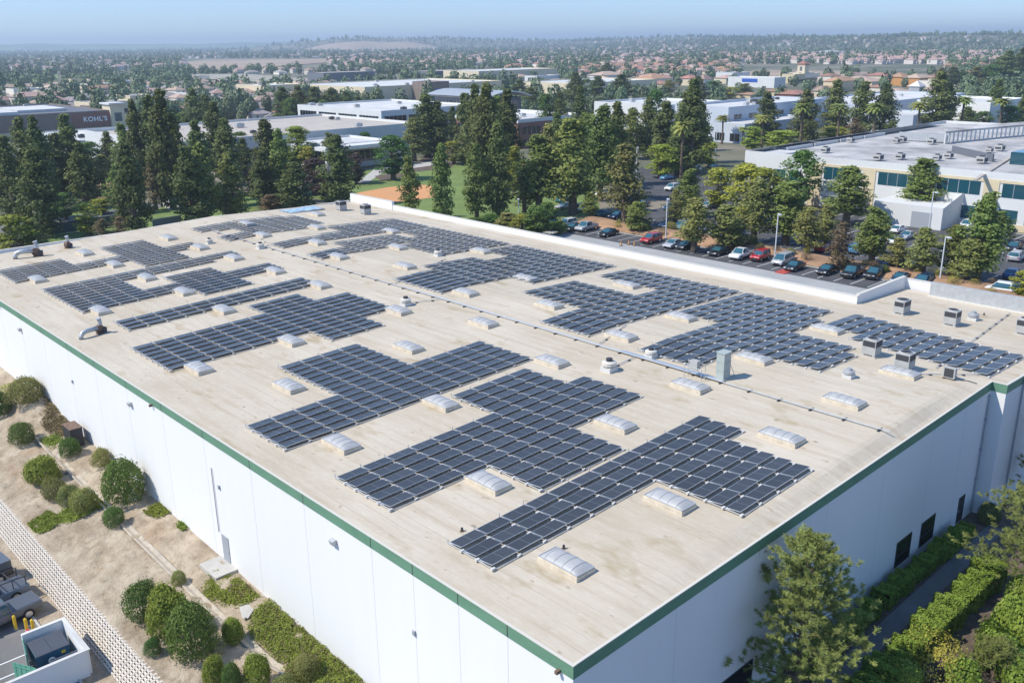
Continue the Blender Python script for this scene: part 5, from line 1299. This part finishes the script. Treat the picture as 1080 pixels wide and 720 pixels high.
# ------------------------------------------------------------------ hand-placed trees
TR={
'the trees beyond the far left roof edge':[(18,232,142,34,'dark'),(3,218,125,30,'dark'),(49,250,153,44,'dark'),(50,222,121,32,'dark'),(33,207,122,30,'slim'),(80,203,119,34,'dark'),(66,208,140,36,'dark'),(92,212,150,34,'dark'),(70,232,204,24,'round'),(98,180,150,22,'round'),(117,178,138,20,'dark'),(110,200,163,32,'olive'),(136,196,130,26,'pine'),(144,246,150,38,'dark'),(128,226,172,26,'slim'),(94,248,214,34,'yellow'),(107,226,210,24,'light'),(18,272,228,44,'light'),(38,268,232,34,'olive'),(110,254,230,24,'brown'),(128,252,228,22,'brown'),(8,205,160,30,'dark')],
'the evergreens left of the campus building':[(151,200,104,26,'dark'),(168,200,99,32,'dark'),(183,220,93,38,'dark'),(192,214,118,30,'slim'),(165,222,170,26,'brown'),(208,150,92,24,'dark'),(221,150,99,22,'dark'),(205,241,153,38,'dark'),(214,208,126,32,'dark'),(219,238,150,34,'slim'),(232,180,106,30,'dark'),(243,195,124,32,'dark'),(247,234,160,34,'slim'),(259,190,145,22,'dark'),(240,236,210,24,'brown'),(196,150,120,24,'round')],
'the grove by the campus building':[(286,206,125,38,'dark'),(299,214,135,26,'slim'),(315,178,134,34,'light'),(281,218,158,32,'dark'),(293,214,163,32,'slim'),(313,222,170,38,'dark'),(332,205,168,32,'purple'),(268,205,178,22,'purple'),(359,217,141,38,'dark'),(350,180,140,26,'pine'),(376,194,163,22,'purple'),(286,224,205,32,'brown'),(341,208,180,24,'purple'),(302,180,160,24,'light'),(255,170,140,24,'round'),(272,165,142,24,'round'),(236,165,138,24,'dark'),(322,165,144,20,'round'),(338,168,146,22,'dark'),(385,165,140,18,'round'),(327,188,155,20,'yellow')],
'the ball field edge':[(415,190,144,36,'round'),(433,231,163,25,'slim'),(467,238,150,26,'slim'),(503,232,150,27,'slim'),(526,230,126,32,'dark'),(479,173,149,24,'yellow'),(411,160,148,24,'light'),(437,170,124,30,'olive'),(378,192,160,14,'brown')],
'the tall group behind the ball field':[(451,166,98,36,'dark'),(463,166,106,30,'dark'),(492,174,97,30,'dark'),(503,178,88,32,'dark'),(515,200,86,38,'dark'),(536,195,93,32,'dark'),(526,176,100,28,'slim'),(478,150,112,18,'dark')],
'the tree belt above the campus roof':[(300,130,91,26,'dark'),(317,130,90,26,'dark'),(334,131,91,26,'dark'),(351,130,93,24,'dark'),(367,130,96,22,'dark'),(379,129,101,16,'dark'),(309,132,104,20,'round'),(343,132,106,20,'round')],
'the pines left of the parking lot':[(568,226,142,50,'pine'),(553,226,172,30,'brown'),(604,226,124,56,'pine'),(590,150,96,20,'dark'),(587,182,118,26,'dark'),(611,160,89,20,'dark'),(607,112,76,24,'dark'),(633,212,110,40,'pine'),(619,202,118,34,'pine'),(649,196,106,34,'dark'),(666,168,114,30,'pine'),(543,205,155,22,'light'),(578,205,130,32,'olive'),(575,150,100,20,'round')],
'the evergreens behind the parking lot':[(700,180,106,36,'dark'),(727,184,82,38,'dark'),(714,184,120,28,'dark'),(683,166,102,26,'dark'),(690,150,96,24,'round'),(738,172,108,24,'dark'),(748,176,150,22,'light'),(721,160,96,24,'dark')],
'the parking lot pines':[(659,240,150,50,'olive'),(697,188,153,36,'light'),(725,228,178,34,'pine'),(622,231,202,22,'pine'),(757,220,178,36,'light'),(785,234,174,44,'light'),(732,266,208,42,'olive'),(762,266,216,44,'olive'),(795,256,188,44,'olive'),(812,200,168,24,'pine'),(843,222,160,40,'round'),(803,215,178,46,'light'),(828,258,190,50,'pine'),(892,238,175,50,'pine'),(850,268,218,38,'olive'),(885,286,233,34,'brown'),(918,281,218,44,'pine'),(968,232,166,44,'pine'),(972,292,240,42,'olive'),(1030,298,203,48,'pine'),(1050,256,222,32,'pine'),(1018,300,252,46,'olive'),(928,254,223,26,'pine'),(1003,292,236,34,'pine'),(945,286,250,28,'olive'),(1078,316,286,26,'light'),(672,246,212,28,'pine'),(712,240,200,26,'olive'),(775,262,228,34,'olive'),(870,262,215,30,'olive')],
'the trees behind the office roof':[(847,152,94,30,'dark'),(878,146,83,28,'dark'),(907,148,85,30,'dark'),(930,148,87,28,'dark'),(806,150,96,28,'dark'),(985,140,74,32,'dark'),(996,140,88,24,'dark'),(1047,134,83,20,'dark'),(1077,134,98,18,'dark'),(825,160,138,40,'light'),(878,150,134,34,'light'),(1018,136,112,20,'dark'),(1036,138,118,22,'round'),(1062,138,112,24,'round'),(900,152,124,24,'brown'),(972,138,120,26,'round'),(793,160,134,24,'light')],
'the tree line below the far hillside':[(991,94,71,20,'brown'),(1003,94,70,20,'dark'),(1014,93,76,18,'round'),(1027,94,70,22,'olive'),(1043,94,69,20,'round'),(1059,91,53,28,'dark'),(1075,90,50,28,'dark'),(1069,95,82,10,'light'),(1050,88,60,20,'dark'),(640,84,66,18,'dark'),(655,108,78,28,'dark'),(630,108,80,26,'dark'),(618,100,84,20,'round'),(735,105,80,22,'dark'),(752,104,86,24,'round'),(705,102,84,20,'olive'),(785,102,88,22,'olive'),(770,104,92,20,'yellow'),(560,118,92,24,'dark'),(548,108,84,24,'dark')],
'the shrubs behind the back parapet':[(535,247,224,30,'olive'),(552,249,226,30,'light'),(566,250,218,32,'round'),(577,243,214,22,'round'),(518,238,226,24,'round'),(590,247,232,18,'pine'),(500,240,230,20,'round')],
}
PALMS=[(803,156,121,24,'palm in front of the first evergreen left of the palm row'),(718,190,127,26,'the tall palm in front of the highest evergreen'),(761,152,121,18,'palm in front of the pale grey warehouse'),(783,152,134,14,'small palm by the dark windows of the pale grey warehouse'),(843,157,108,26,'palm left of the row behind the office, at the foot of an evergreen'),(882,156,109,26,'second palm of the row behind the office'),(920,155,108,26,'third palm of the row behind the office'),(966,146,107,24,'palm left of the big leaning evergreen behind the office'),(1013,140,101,24,'palm before the white block at the right'),(1053,139,103,24,'palm furthest right behind the office')]
for wh_,L_ in TR.items():
    cnt={}; per={}
    for t_ in L_: per.setdefault(t_[4],[]).append(t_)
    for kd,ls in per.items():
        ls.sort(key=lambda t_:(t_[0]))
        for i,(px,py,yt,wpx,kk) in enumerate(ls):
            p=at(px,py); s=scale_at(p); h=height_to(p,yt)
            lab=('%s %s from left in %s'%(ORD[i],DESC[kd],wh_)) if len(ls)>1 else ('only %s in %s'%(DESC[kd],wh_))
            put_tree(kk,(p.x,p.y,0),h,wpx/s/2*(1.16 if kk in('dark','slim') else 1.12),lab,wh_)
for px,py,yt,wpx,lab in PALMS:
    p=at(px,py); s=scale_at(p); h=height_to(p,yt); put_tree('palm',(p.x,p.y,0),h,wpx/s/2,lab if lab.startswith('the')==False else lab[4:],'palm trees')
# planter scrub between the two parking rows
rr=random.Random(4); ls=[]
for k in range(46):
    y=22+100*k/46+rr.uniform(-.8,.8); x=rr.uniform(138.6,144.6); 
    ls.append((x,y,rr.choice(['brown_foliage','olive_foliage','yellow_foliage','bush_foliage','brown_foliage'])))
ls=[(x,y,m) for x,y,m in ls if not(98<y<101)]
for x,y,m in ls: 
    s=rr.uniform(.7,1.25); col={'brown_foliage':'brown','olive_foliage':'olive','yellow_foliage':'golden','bush_foliage':'green'}[m]
    bush(m,(x,y,.6),s,'low scrubby %s shrub in the planter between the two parking rows'%col,s*1.1,'%s shrubs in the planter between the parking rows'%col,'shrub','shrub')
HAZE=0.00018
# ================================================================== RIGHT FOREGROUND: hedges, pines, shrubs
def hedge(label,p0,p1,wd,h,n,s=.075,z=0):
    a,c=Vector((*p0,z)),Vector((*p1,z)); d=c-a; L_=d.length; u=d.normalized(); v=Vector((-u.y,u.x,0)); rr=random.Random(n)
    r=thing('hedge',label,'hedge',a); out=([],[])
    for _ in range(n):
        t=rr.random()*L_; a_=rr.random(); lump=1+.13*math.sin(t*2.1+wd)+.10*math.sin(t*5.3+1)+.08*math.sin(t*.8)
        if a_<.42: q=u*t+v*(rr.uniform(-.5,.5)*wd)*lump+Vector((0,0,h*lump*rr.uniform(.93,1.02))); nn=Vector((0,0,1))
        elif a_<.95:
            sd_=rr.choice((-1,1)); q=u*t+v*(sd_*.5*wd*lump*rr.uniform(.88,1.04))+Vector((0,0,h*lump*rr.random()*.98)); nn=v*sd_
        else: q=u*rr.choice((0,L_))+v*(rr.uniform(-.5,.5)*wd)+Vector((0,0,h*rr.random())); nn=u
        leaf_tri(rr,q,s,nn,out)
    o=bpy.data.objects.new('foliage',tomesh(out,'foliage','hedge_foliage')); C.objects.link(o); o.parent=r
    b=MB()
    for k in range(int(L_/1.2)):
        q=u*(k*1.2+.5); b.tube([(q.x,q.y,-.1),(q.x,q.y,h*.75)],[.05,.03],5)
    b.build('stems','bark',r); return r
hedge('low dark hedge along the foot of the shaded wall, nearer half',(43.5,21.7),(52.5,21.8),1.1,1.0,14000,.055)
hedge('low dark hedge along the foot of the shaded wall, further half below the windows',(53.4,21.8),(67.2,21.6),1.1,1.0,20000,.055)
hedge('tall clipped bright hedge running parallel to the wall across the shaded path',(43.0,18.05),(62.8,17.95),1.6,1.5,52000,.055)
sheet('garden_path',[(43,19.6),(70,19.8),(70,21.0),(43,20.9)],'asphalt_light',.02)
bush('dark_foliage',(70.3,21.2,0),1.0,'small round dark bush in the inner corner of the wall',1.5)
R_='shrubs at the lower right corner'
rr=random.Random(8)
p=at(1052,568); 
for px,py,rpx,m,lab,hh in [
 (990,722,34,'yellow_foliage','yellow-leaved shrub at the lower right beside the tall clipped hedge',2.8),
 (1048,702,24,'hedge_foliage','bushy green shrub above the yellow-leaved one',2.4),
 (1064,674,22,'hedge_foliage','bushy green shrub in the middle of the right shrub mass',2.4),
 (1080,642,18,'hedge_foliage','bushy green shrub at the top of the right shrub mass',2.2),
 (1086,694,22,'hedge_foliage','bushy green shrub at the right photo edge, upper one',2.3),
 (1068,720,22,'hedge_foliage','bushy green shrub behind the bare trunk',2.0),
 (1072,716,22,'broadleaf_foliage','dark green shrub in the lower right photo corner',1.8),
 (1076,640,20,'broadleaf_foliage','dark green shrub at the right photo edge under the right pine',2.0),
 (1014,734,24,'hedge_foliage','green shrub at the lower photo edge right of the yellow one',1.9),
 (950,728,24,'bright_bush_foliage','light green shrub at the lower photo edge left of the yellow one',1.7)]:
    if m=='hedge_foliage' and m not in BM: BM[m]=[bush_mesh(21,m,n=3600,s=.06,lump=.42,spiky=.3),bush_mesh(22,m,n=3600,s=.06,lump=.42,spiky=.3)]
    p=at(px,py,0.); s=scale_at(p); bush(m,p,rpx/s,lab,hh,R_,'shrub','shrub')
# hero pines: needle tufts carried on real limbs
def hero_pine(label,pos,h,rad,seed,ntuft=900,z0=.18,shape=None):
    rr=random.Random(seed); r=thing('pine_tree',label,'tree',pos); out=([],[]); b=MB()
    b.tube([(0,0,-.3),(.1,.05,h*.35),(-.1,.1,h*.7),(0,0,h*.97)],[.22,.17,.09,.03],9)
    nb_=46
    for k in range(nb_):
        t=(k+.5)/nb_; z=h*(z0+(1-z0)*t*.97); a=k*2.399+rr.uniform(-.4,.4)
        Lb=rad*((1-t)**.80*1.0+.10)*(.60+.6*rr.random())
        if shape: Lb*=shape(t)
        rise=.25+.45*t; P=[]
        for q in range(5):
            u=q/4; P.append(Vector((math.cos(a)*Lb*u,math.sin(a)*Lb*u,z-.3+Lb*rise*u+.15*Lb*u*u)))
        b.tube(P,[.06*(1-t)+.025,.045*(1-t)+.02,.03,.02,.01],5)
        nt=max(4,int(ntuft/nb_*(.35+Lb/rad)))
        for _ in range(nt):
            u=.18+.86*rr.random()**.6; i=min(3,int(u*4)); base=P[i].lerp(P[i+1],min(1,u*4-i)) if u<1 else P[4]
            spread=.20+.16*Lb*(1-abs(u-.6))
            c=base+Vector((rr.gauss(0,1)*spread,rr.gauss(0,1)*spread,rr.gauss(0,.55)*spread+.12))
            ax=(c-base)*.6+Vector((math.cos(a)*.25,math.sin(a)*.25,.42)); ax.normalize()
            for n_ in range(46):
                d=(ax*.55+Vector((rr.gauss(0,1),rr.gauss(0,1),rr.gauss(0,1)))*.62).normalized(); w_=d.orthogonal().normalized()*.015
                Ln=.15+.10*rr.random(); o=len(out[0]); st=c+ax*rr.uniform(-.16,.16)
                out[0].extend([st-w_,st+w_,st+d*Ln+w_*.5,st+d*Ln-w_*.5]); out[1].append((o,o+1,o+2,o+3))
    o=bpy.data.objects.new('crown',tomesh(out,'crown','needle_foliage')); C.objects.link(o); o.parent=r
    b.build('trunk','bark',r); return r
p=at(838,745,0); h=height_to(p,553)*.97; print('hero pine h',h,p)
hero_pine('large pine standing in front of the shaded wall at the lower right',(p.x,p.y,0),h,3.5,5,1450)
p=at(1098,640,0); h=height_to(p,468); print('right pine h',h,p)
hero_pine('pine at the right photo edge whose crown is cut off by the frame',(p.x,p.y,0),h,4.4,9,1500)
hero_pine('tip of a pine reaching up beside the right end of the roof edge',(at(1092,560,0).x+4,at(1092,560,0).y+1.0,0),10.9,2.3,12,420)
r=hero_pine('thin young tree with a bare pale trunk among the right shrubs',tuple(at(1047,716,0)),2.6,1.0,13,90,.5)
# ================================================================== FAR SUBURBS
rr=random.Random(77)
AVOID=[(BX0-2,BX1+14,15,BY1+3),(60,160,400,500),(345,475,485,605),(470,565,435,505),(OX-10,OX+130,0,OY1+2),(290,485,140,280),(495,665,735,835),(555,665,635,695),(450,505,55,180)]
def free(x,y): return not any(a<=x<=b_ and c<=y<=d for a,b_,c,d in AVOID)
P_FIELD=[(0,80,140,87),(120,76,140,80),(195,62,345,76),(200,79,410,92),(780,68,1000,80)]
def okpx(px,py): return not any(a<=px<=c and b_<=py<=d for a,b_,c,d in P_FIELD)
# far ground sheets
def fsheet(name,ps,m,z): 
    b=MB(); pp=[at(*q) for q in ps]; b.add([(q.x,q.y,z) for q in pp],[tuple(range(len(pp)))]); o=b.build(name,m)
    if o.data.polygons[0].normal.z<0: o.data.flip_normals()
    return struct(o)
fsheet('playing_field',[(-5,87),(-5,82),(60,79.5),(62,83),(40,87)],'far_lawn',.6)
fsheet('playing_field',[(70,84),(110,81),(112,83.5),(80,87)],'far_lawn',.6)
fsheet('playing_field',[(112,82),(138,79),(136,84),(116,85)],'far_lawn',.6)
fsheet('dry_field',[(186,76),(180,68),(215,63.5),(345,62.5),(350,66),(300,70),(240,76)],'dry_field',.8)
fsheet('embankment',[(198,79),(260,78.5),(330,84),(395,90),(410,95),(330,92),(255,86),(200,83)],'embankment',.6)
fsheet('river_channel',[(196,86),(212,80),(222,81),(208,90)],'asphalt_light',.7)
fsheet('dry_slope',[(770,80),(800,74),(900,76),(985,80),(975,85),(880,83),(790,86)],'dry_field',.6)
fsheet('far_street',[(380,142),(600,128),(604,131),(384,146)],'asphalt',.09)
# low-poly far tree, house prototypes
def ltree(seed,nq=34,sz=.34):
    rr_=random.Random(seed); out=([],[])
    for _ in range(nq):
        d=Vector((rr_.gauss(0,1),rr_.gauss(0,1),rr_.gauss(0,1))).normalized(); q=Vector((d.x*1.,d.y*1.,1.25+d.z*1.0))*1.; leaf_tri(rr_,q*(.7+.38*rr_.random()),sz,d*1.3,out)
    return out
LT=[ltree(i) for i in range(6)]; LTI=[ltree(i+20,600,.13) for i in range(4)]; LTM=[ltree(i+40,130,.22) for i in range(5)]
LTIM=[]
for q in LTI:
    me=tomesh(q,'far_tree','far_foliage'); LTIM.append(me)
def far_height(x,y): return hill(x,y) if math.hypot(x,y)>1500 else 0
trees=[]; tries=0
while len(trees)<13500:
    tries+=1; px=rr.uniform(-60,1140); d=430*(9000/430)**(rr.random()**.72)
    v=dirp(px,d)
    if not free(v.x,v.y): continue
    q=proj((v.x,v.y,0))
    if not okpx(*q): continue
    if 640<px<1000 and 72<q[1]<112 and rr.random()<.72: continue
    if d<900 and rr.random()<.5: continue
    # clusters
    if vnoise(v.x,v.y,90)<.38 and rr.random()<.55: continue
    trees.append((d,v.x,v.y,far_height(v.x,v.y)))
for _ in range(1700):
    px=rr.uniform(740,1120); d=rr.uniform(2500,5200); v=dirp(px,d); trees.append((d,v.x,v.y,far_height(v.x,v.y)))
for _ in range(1400):
    px=rr.uniform(300,760); d=rr.uniform(2800,6000); v=dirp(px,d); trees.append((d,v.x,v.y,far_height(v.x,v.y)))
trees.sort()
def region(px): return 'left' if px<360 else ('central' if px<720 else 'right')
for i,(d,x,y,z) in enumerate(trees[:150]):
    s=rr.uniform(2.0,4.0); hs=rr.uniform(1.0,1.9)
    o=bpy.data.objects.new('distant_tree',LTIM[i%4]); C.objects.link(o); o.location=(x,y,z-.5); o.rotation_euler=(0,0,rr.random()*6.28); o.scale=(s,s,s*hs)
    g=region(proj((x,y,z))[0]); tag(o,'small distant tree, one of many alike in the %s background suburb'%g,'tree','distant trees in the %s background'%g)
b=([],[]); 
V=[];F=[];k=0
for i,(d,x,y,z) in enumerate(trees[150:]):
    t=LTM[i%5] if d<1500 else LT[i%6]; s=rr.uniform(1.8,4.0)*(1+d/9000); hs=rr.uniform(.9,1.6); a=rr.random()*6.28; ca,sa=math.cos(a)*s,math.sin(a)*s
    o=len(V); V+=[(x+p.x*ca-p.y*sa,y+p.x*sa+p.y*ca,z-.6+p.z*s*hs) for p in t[0]]; F+=[(q[0]+o,q[1]+o,q[2]+o,q[3]+o) for q in t[1]]
me=bpy.data.meshes.new('far_woods'); me.from_pydata(V,[],F); me.materials.append(M['far_foliage']); o=bpy.data.objects.new('far_woods',me); C.objects.link(o); tag(o,'countless small trees filling the suburbs up to the horizon','trees',kind='stuff')
# small commercial buildings of the middle distance
cb=0
for (a_,b_,d0,d1,n_,side) in ((620,1090,640,1250,34,'right'),(-10,330,560,1050,20,'left'),(330,620,700,1200,12,'central')):
    for _ in range(n_):
        px=rr.uniform(a_,b_); d=rr.uniform(d0,d1); v=dirp(px,d)
        if not free(v.x,v.y) or not free(v.x+25,v.y+20) or not okpx(*proj((v.x,v.y,0))): continue
        w_,d_,h_=rr.uniform(14,34),rr.uniform(12,26),rr.uniform(4,7.5); wm=rr.choice(['cream_stucco','house_stucco','office_white','tan_stucco']); rm=rr.choice(['white_roofing','terracotta','terracotta_pale','grey_roofing'])
        lab='small commercial building, one of many alike in the %s middle distance'%side; gp_='commercial buildings in the %s middle distance'%side
        if rm in('terracotta','terracotta_pale'): r=hip('commercial_building',lab,v.x,v.y,w_,d_,h_,h_*.42,wm,rm,group=gp_)
        else: bldg('commercial_building',lab,v.x,v.x+w_,v.y,v.y+d_,h_,wm,rm,.6,[('y',1,w_-1,1,3)],group=gp_)
# houses
def house_mesh(w_,d_,h,rm,wm,two):
    b=MB(); b.box(-w_/2,w_/2,-d_/2,d_/2,-1,h,0)
    W_,D_=w_/2+.5,d_/2+.5; rl=W_-D_*.9; rh=2.3
    b.add([(-W_,-D_,h),(W_,-D_,h),(W_,D_,h),(-W_,D_,h),(-rl,0,h+rh),(rl,0,h+rh)],[(0,1,5,4),(1,2,5),(2,3,4,5),(3,0,4)],1)
    b.box(-w_/2-2.5,-w_/2-.01,-d_/2,0,-1,h*.55,0); b.add([(-w_/2-3,-d_/2-.4,h*.55),(-w_/2,-d_/2-.4,h*.55),(-w_/2,.4,h*.55),(-w_/2-3,.4,h*.55),(-w_/2-1.6,-d_/2+1.5,h*.55+1.3),(-w_/2,-d_/2+1.5,h*.55+1.5)],[(0,1,5,4),(2,3,4,5),(3,0,4)],1)
    for x in (-w_*.3,0,w_*.3): b.box(x-.6,x+.6,-d_/2-.06,-d_/2,1.1,2.4,2)
    for y in (-d_*.25,d_*.25): b.box(-w_/2-.06,-w_/2,y-.5,y+.5,h-2.0,h-.8,2)
    return b,b.mesh('house',[wm,rm,'dark_glass'])
HM=[house_mesh(15,10,5.6,'terracotta','house_stucco',1),house_mesh(13,9,5.4,'terracotta_pale','house_stucco',1),house_mesh(16,11,3.2,'house_grey_roof','house_stucco',0),house_mesh(14,10,5.8,'terracotta','office_white',1)]
hs=[]
def addh(px0,px1,d0,d1,n,kinds,step=21):
    c=0; t=0
    while c<n and t<n*12:
        t+=1; px=rr.uniform(px0,px1); d=rr.uniform(d0**.5,d1**.5)**2; v=dirp(px,d); 
        if not free(v.x,v.y): continue
        gx,gy=round(v.x/step)*step,round(v.y/(step*1.6))*step*1.6
        q=proj((gx,gy,0))
        if not okpx(*q) or any(abs(gx-a)<6 and abs(gy-b_)<6 for _,a,b_,_,_ in hs[-400:]): continue
        hs.append((math.hypot(gx,gy),gx,gy,far_height(gx,gy),rr.choice(kinds))); c+=1
addh(640,770,1000,1700,110,(0,1,3)); addh(770,1060,1050,2400,290,(0,0,1,1,3)); addh(940,1060,1100,1700,60,(0,1,3))
addh(300,760,1500,5000,900,(0,1,2,2,3)); addh(0,230,1600,4500,420,(1,2,2)); addh(-10,330,560,1000,120,(2,2,1)); addh(560,700,800,1500,70,(0,1,2)); addh(200,330,500,900,30,(0,1,2))
addh(230,480,1200,2000,90,(1,2,2)); addh(760,1100,2200,5000,160,(1,2))
hs.sort()
for i,(d,x,y,z,k) in enumerate(hs[:300]):
    o=bpy.data.objects.new('house',HM[k][1]); C.objects.link(o); o.location=(x,y,z); o.rotation_euler=(0,0,rr.choice((0,math.pi/2,math.pi))+rr.uniform(-.25,.25))
    g=region(proj((x,y,z))[0]); c_=('red-tiled','pale red-tiled','grey-roofed','red-tiled white')[k]
    tag(o,'small %s house, one of many alike in the %s background suburb'%(c_,g),'house','%s houses in the %s background'%(c_,g))
V=[];F=[];MI=[]
for d,x,y,z,k in hs[300:]:
    bb=HM[k][0]; a=rr.choice((0,math.pi/2))+rr.uniform(-.3,.3); ca,sa=math.cos(a),math.sin(a); o=len(V); e=1.1
    V+=[(x+(p[0]*ca-p[1]*sa)*e,y+(p[0]*sa+p[1]*ca)*e,z+p[2]*e) for p in bb.v]; F+=[tuple(q+o for q in f) for f in bb.f]
    MI+=[m_ if m_ in (0,2) and m_!=2 else (3 if m_==2 else (1 if k!=2 else 2)) for m_ in bb.m]
me=bpy.data.meshes.new('far_houses'); me.from_pydata(V,[],F)
for n in ('house_stucco','terracotta_pale','house_grey_roof','dark_glass'): me.materials.append(M[n])
me.polygons.foreach_set('material_index',MI); o=bpy.data.objects.new('far_houses',me); C.objects.link(o); tag(o,'countless small houses spread over the suburbs up to the horizon','houses',kind='stuff')
# ================================================================== AIR
hz=MB(); hz.box(-9500,14500,-3500,14500,-5,140); 
m=bpy.data.materials.new('haze'); m.use_nodes=True; N=m.node_tree.nodes; N.remove(N['Principled BSDF'])
pv=N.new('ShaderNodeVolumePrincipled'); pv.inputs['Density'].default_value=HAZE; pv.inputs['Color'].default_value=(.76,.89,1.0,1); pv.inputs['Anisotropy'].default_value=.2
m.node_tree.links.new(pv.outputs[0],N['Material Output'].inputs['Volume']); M['haze']=m
if HAZE>0: tag(hz.build('haze','haze'),'thin blue air haze','haze',kind='stuff')
bpy.context.view_layer.update()
print('objects',len(bpy.data.objects),'trees',ntree)
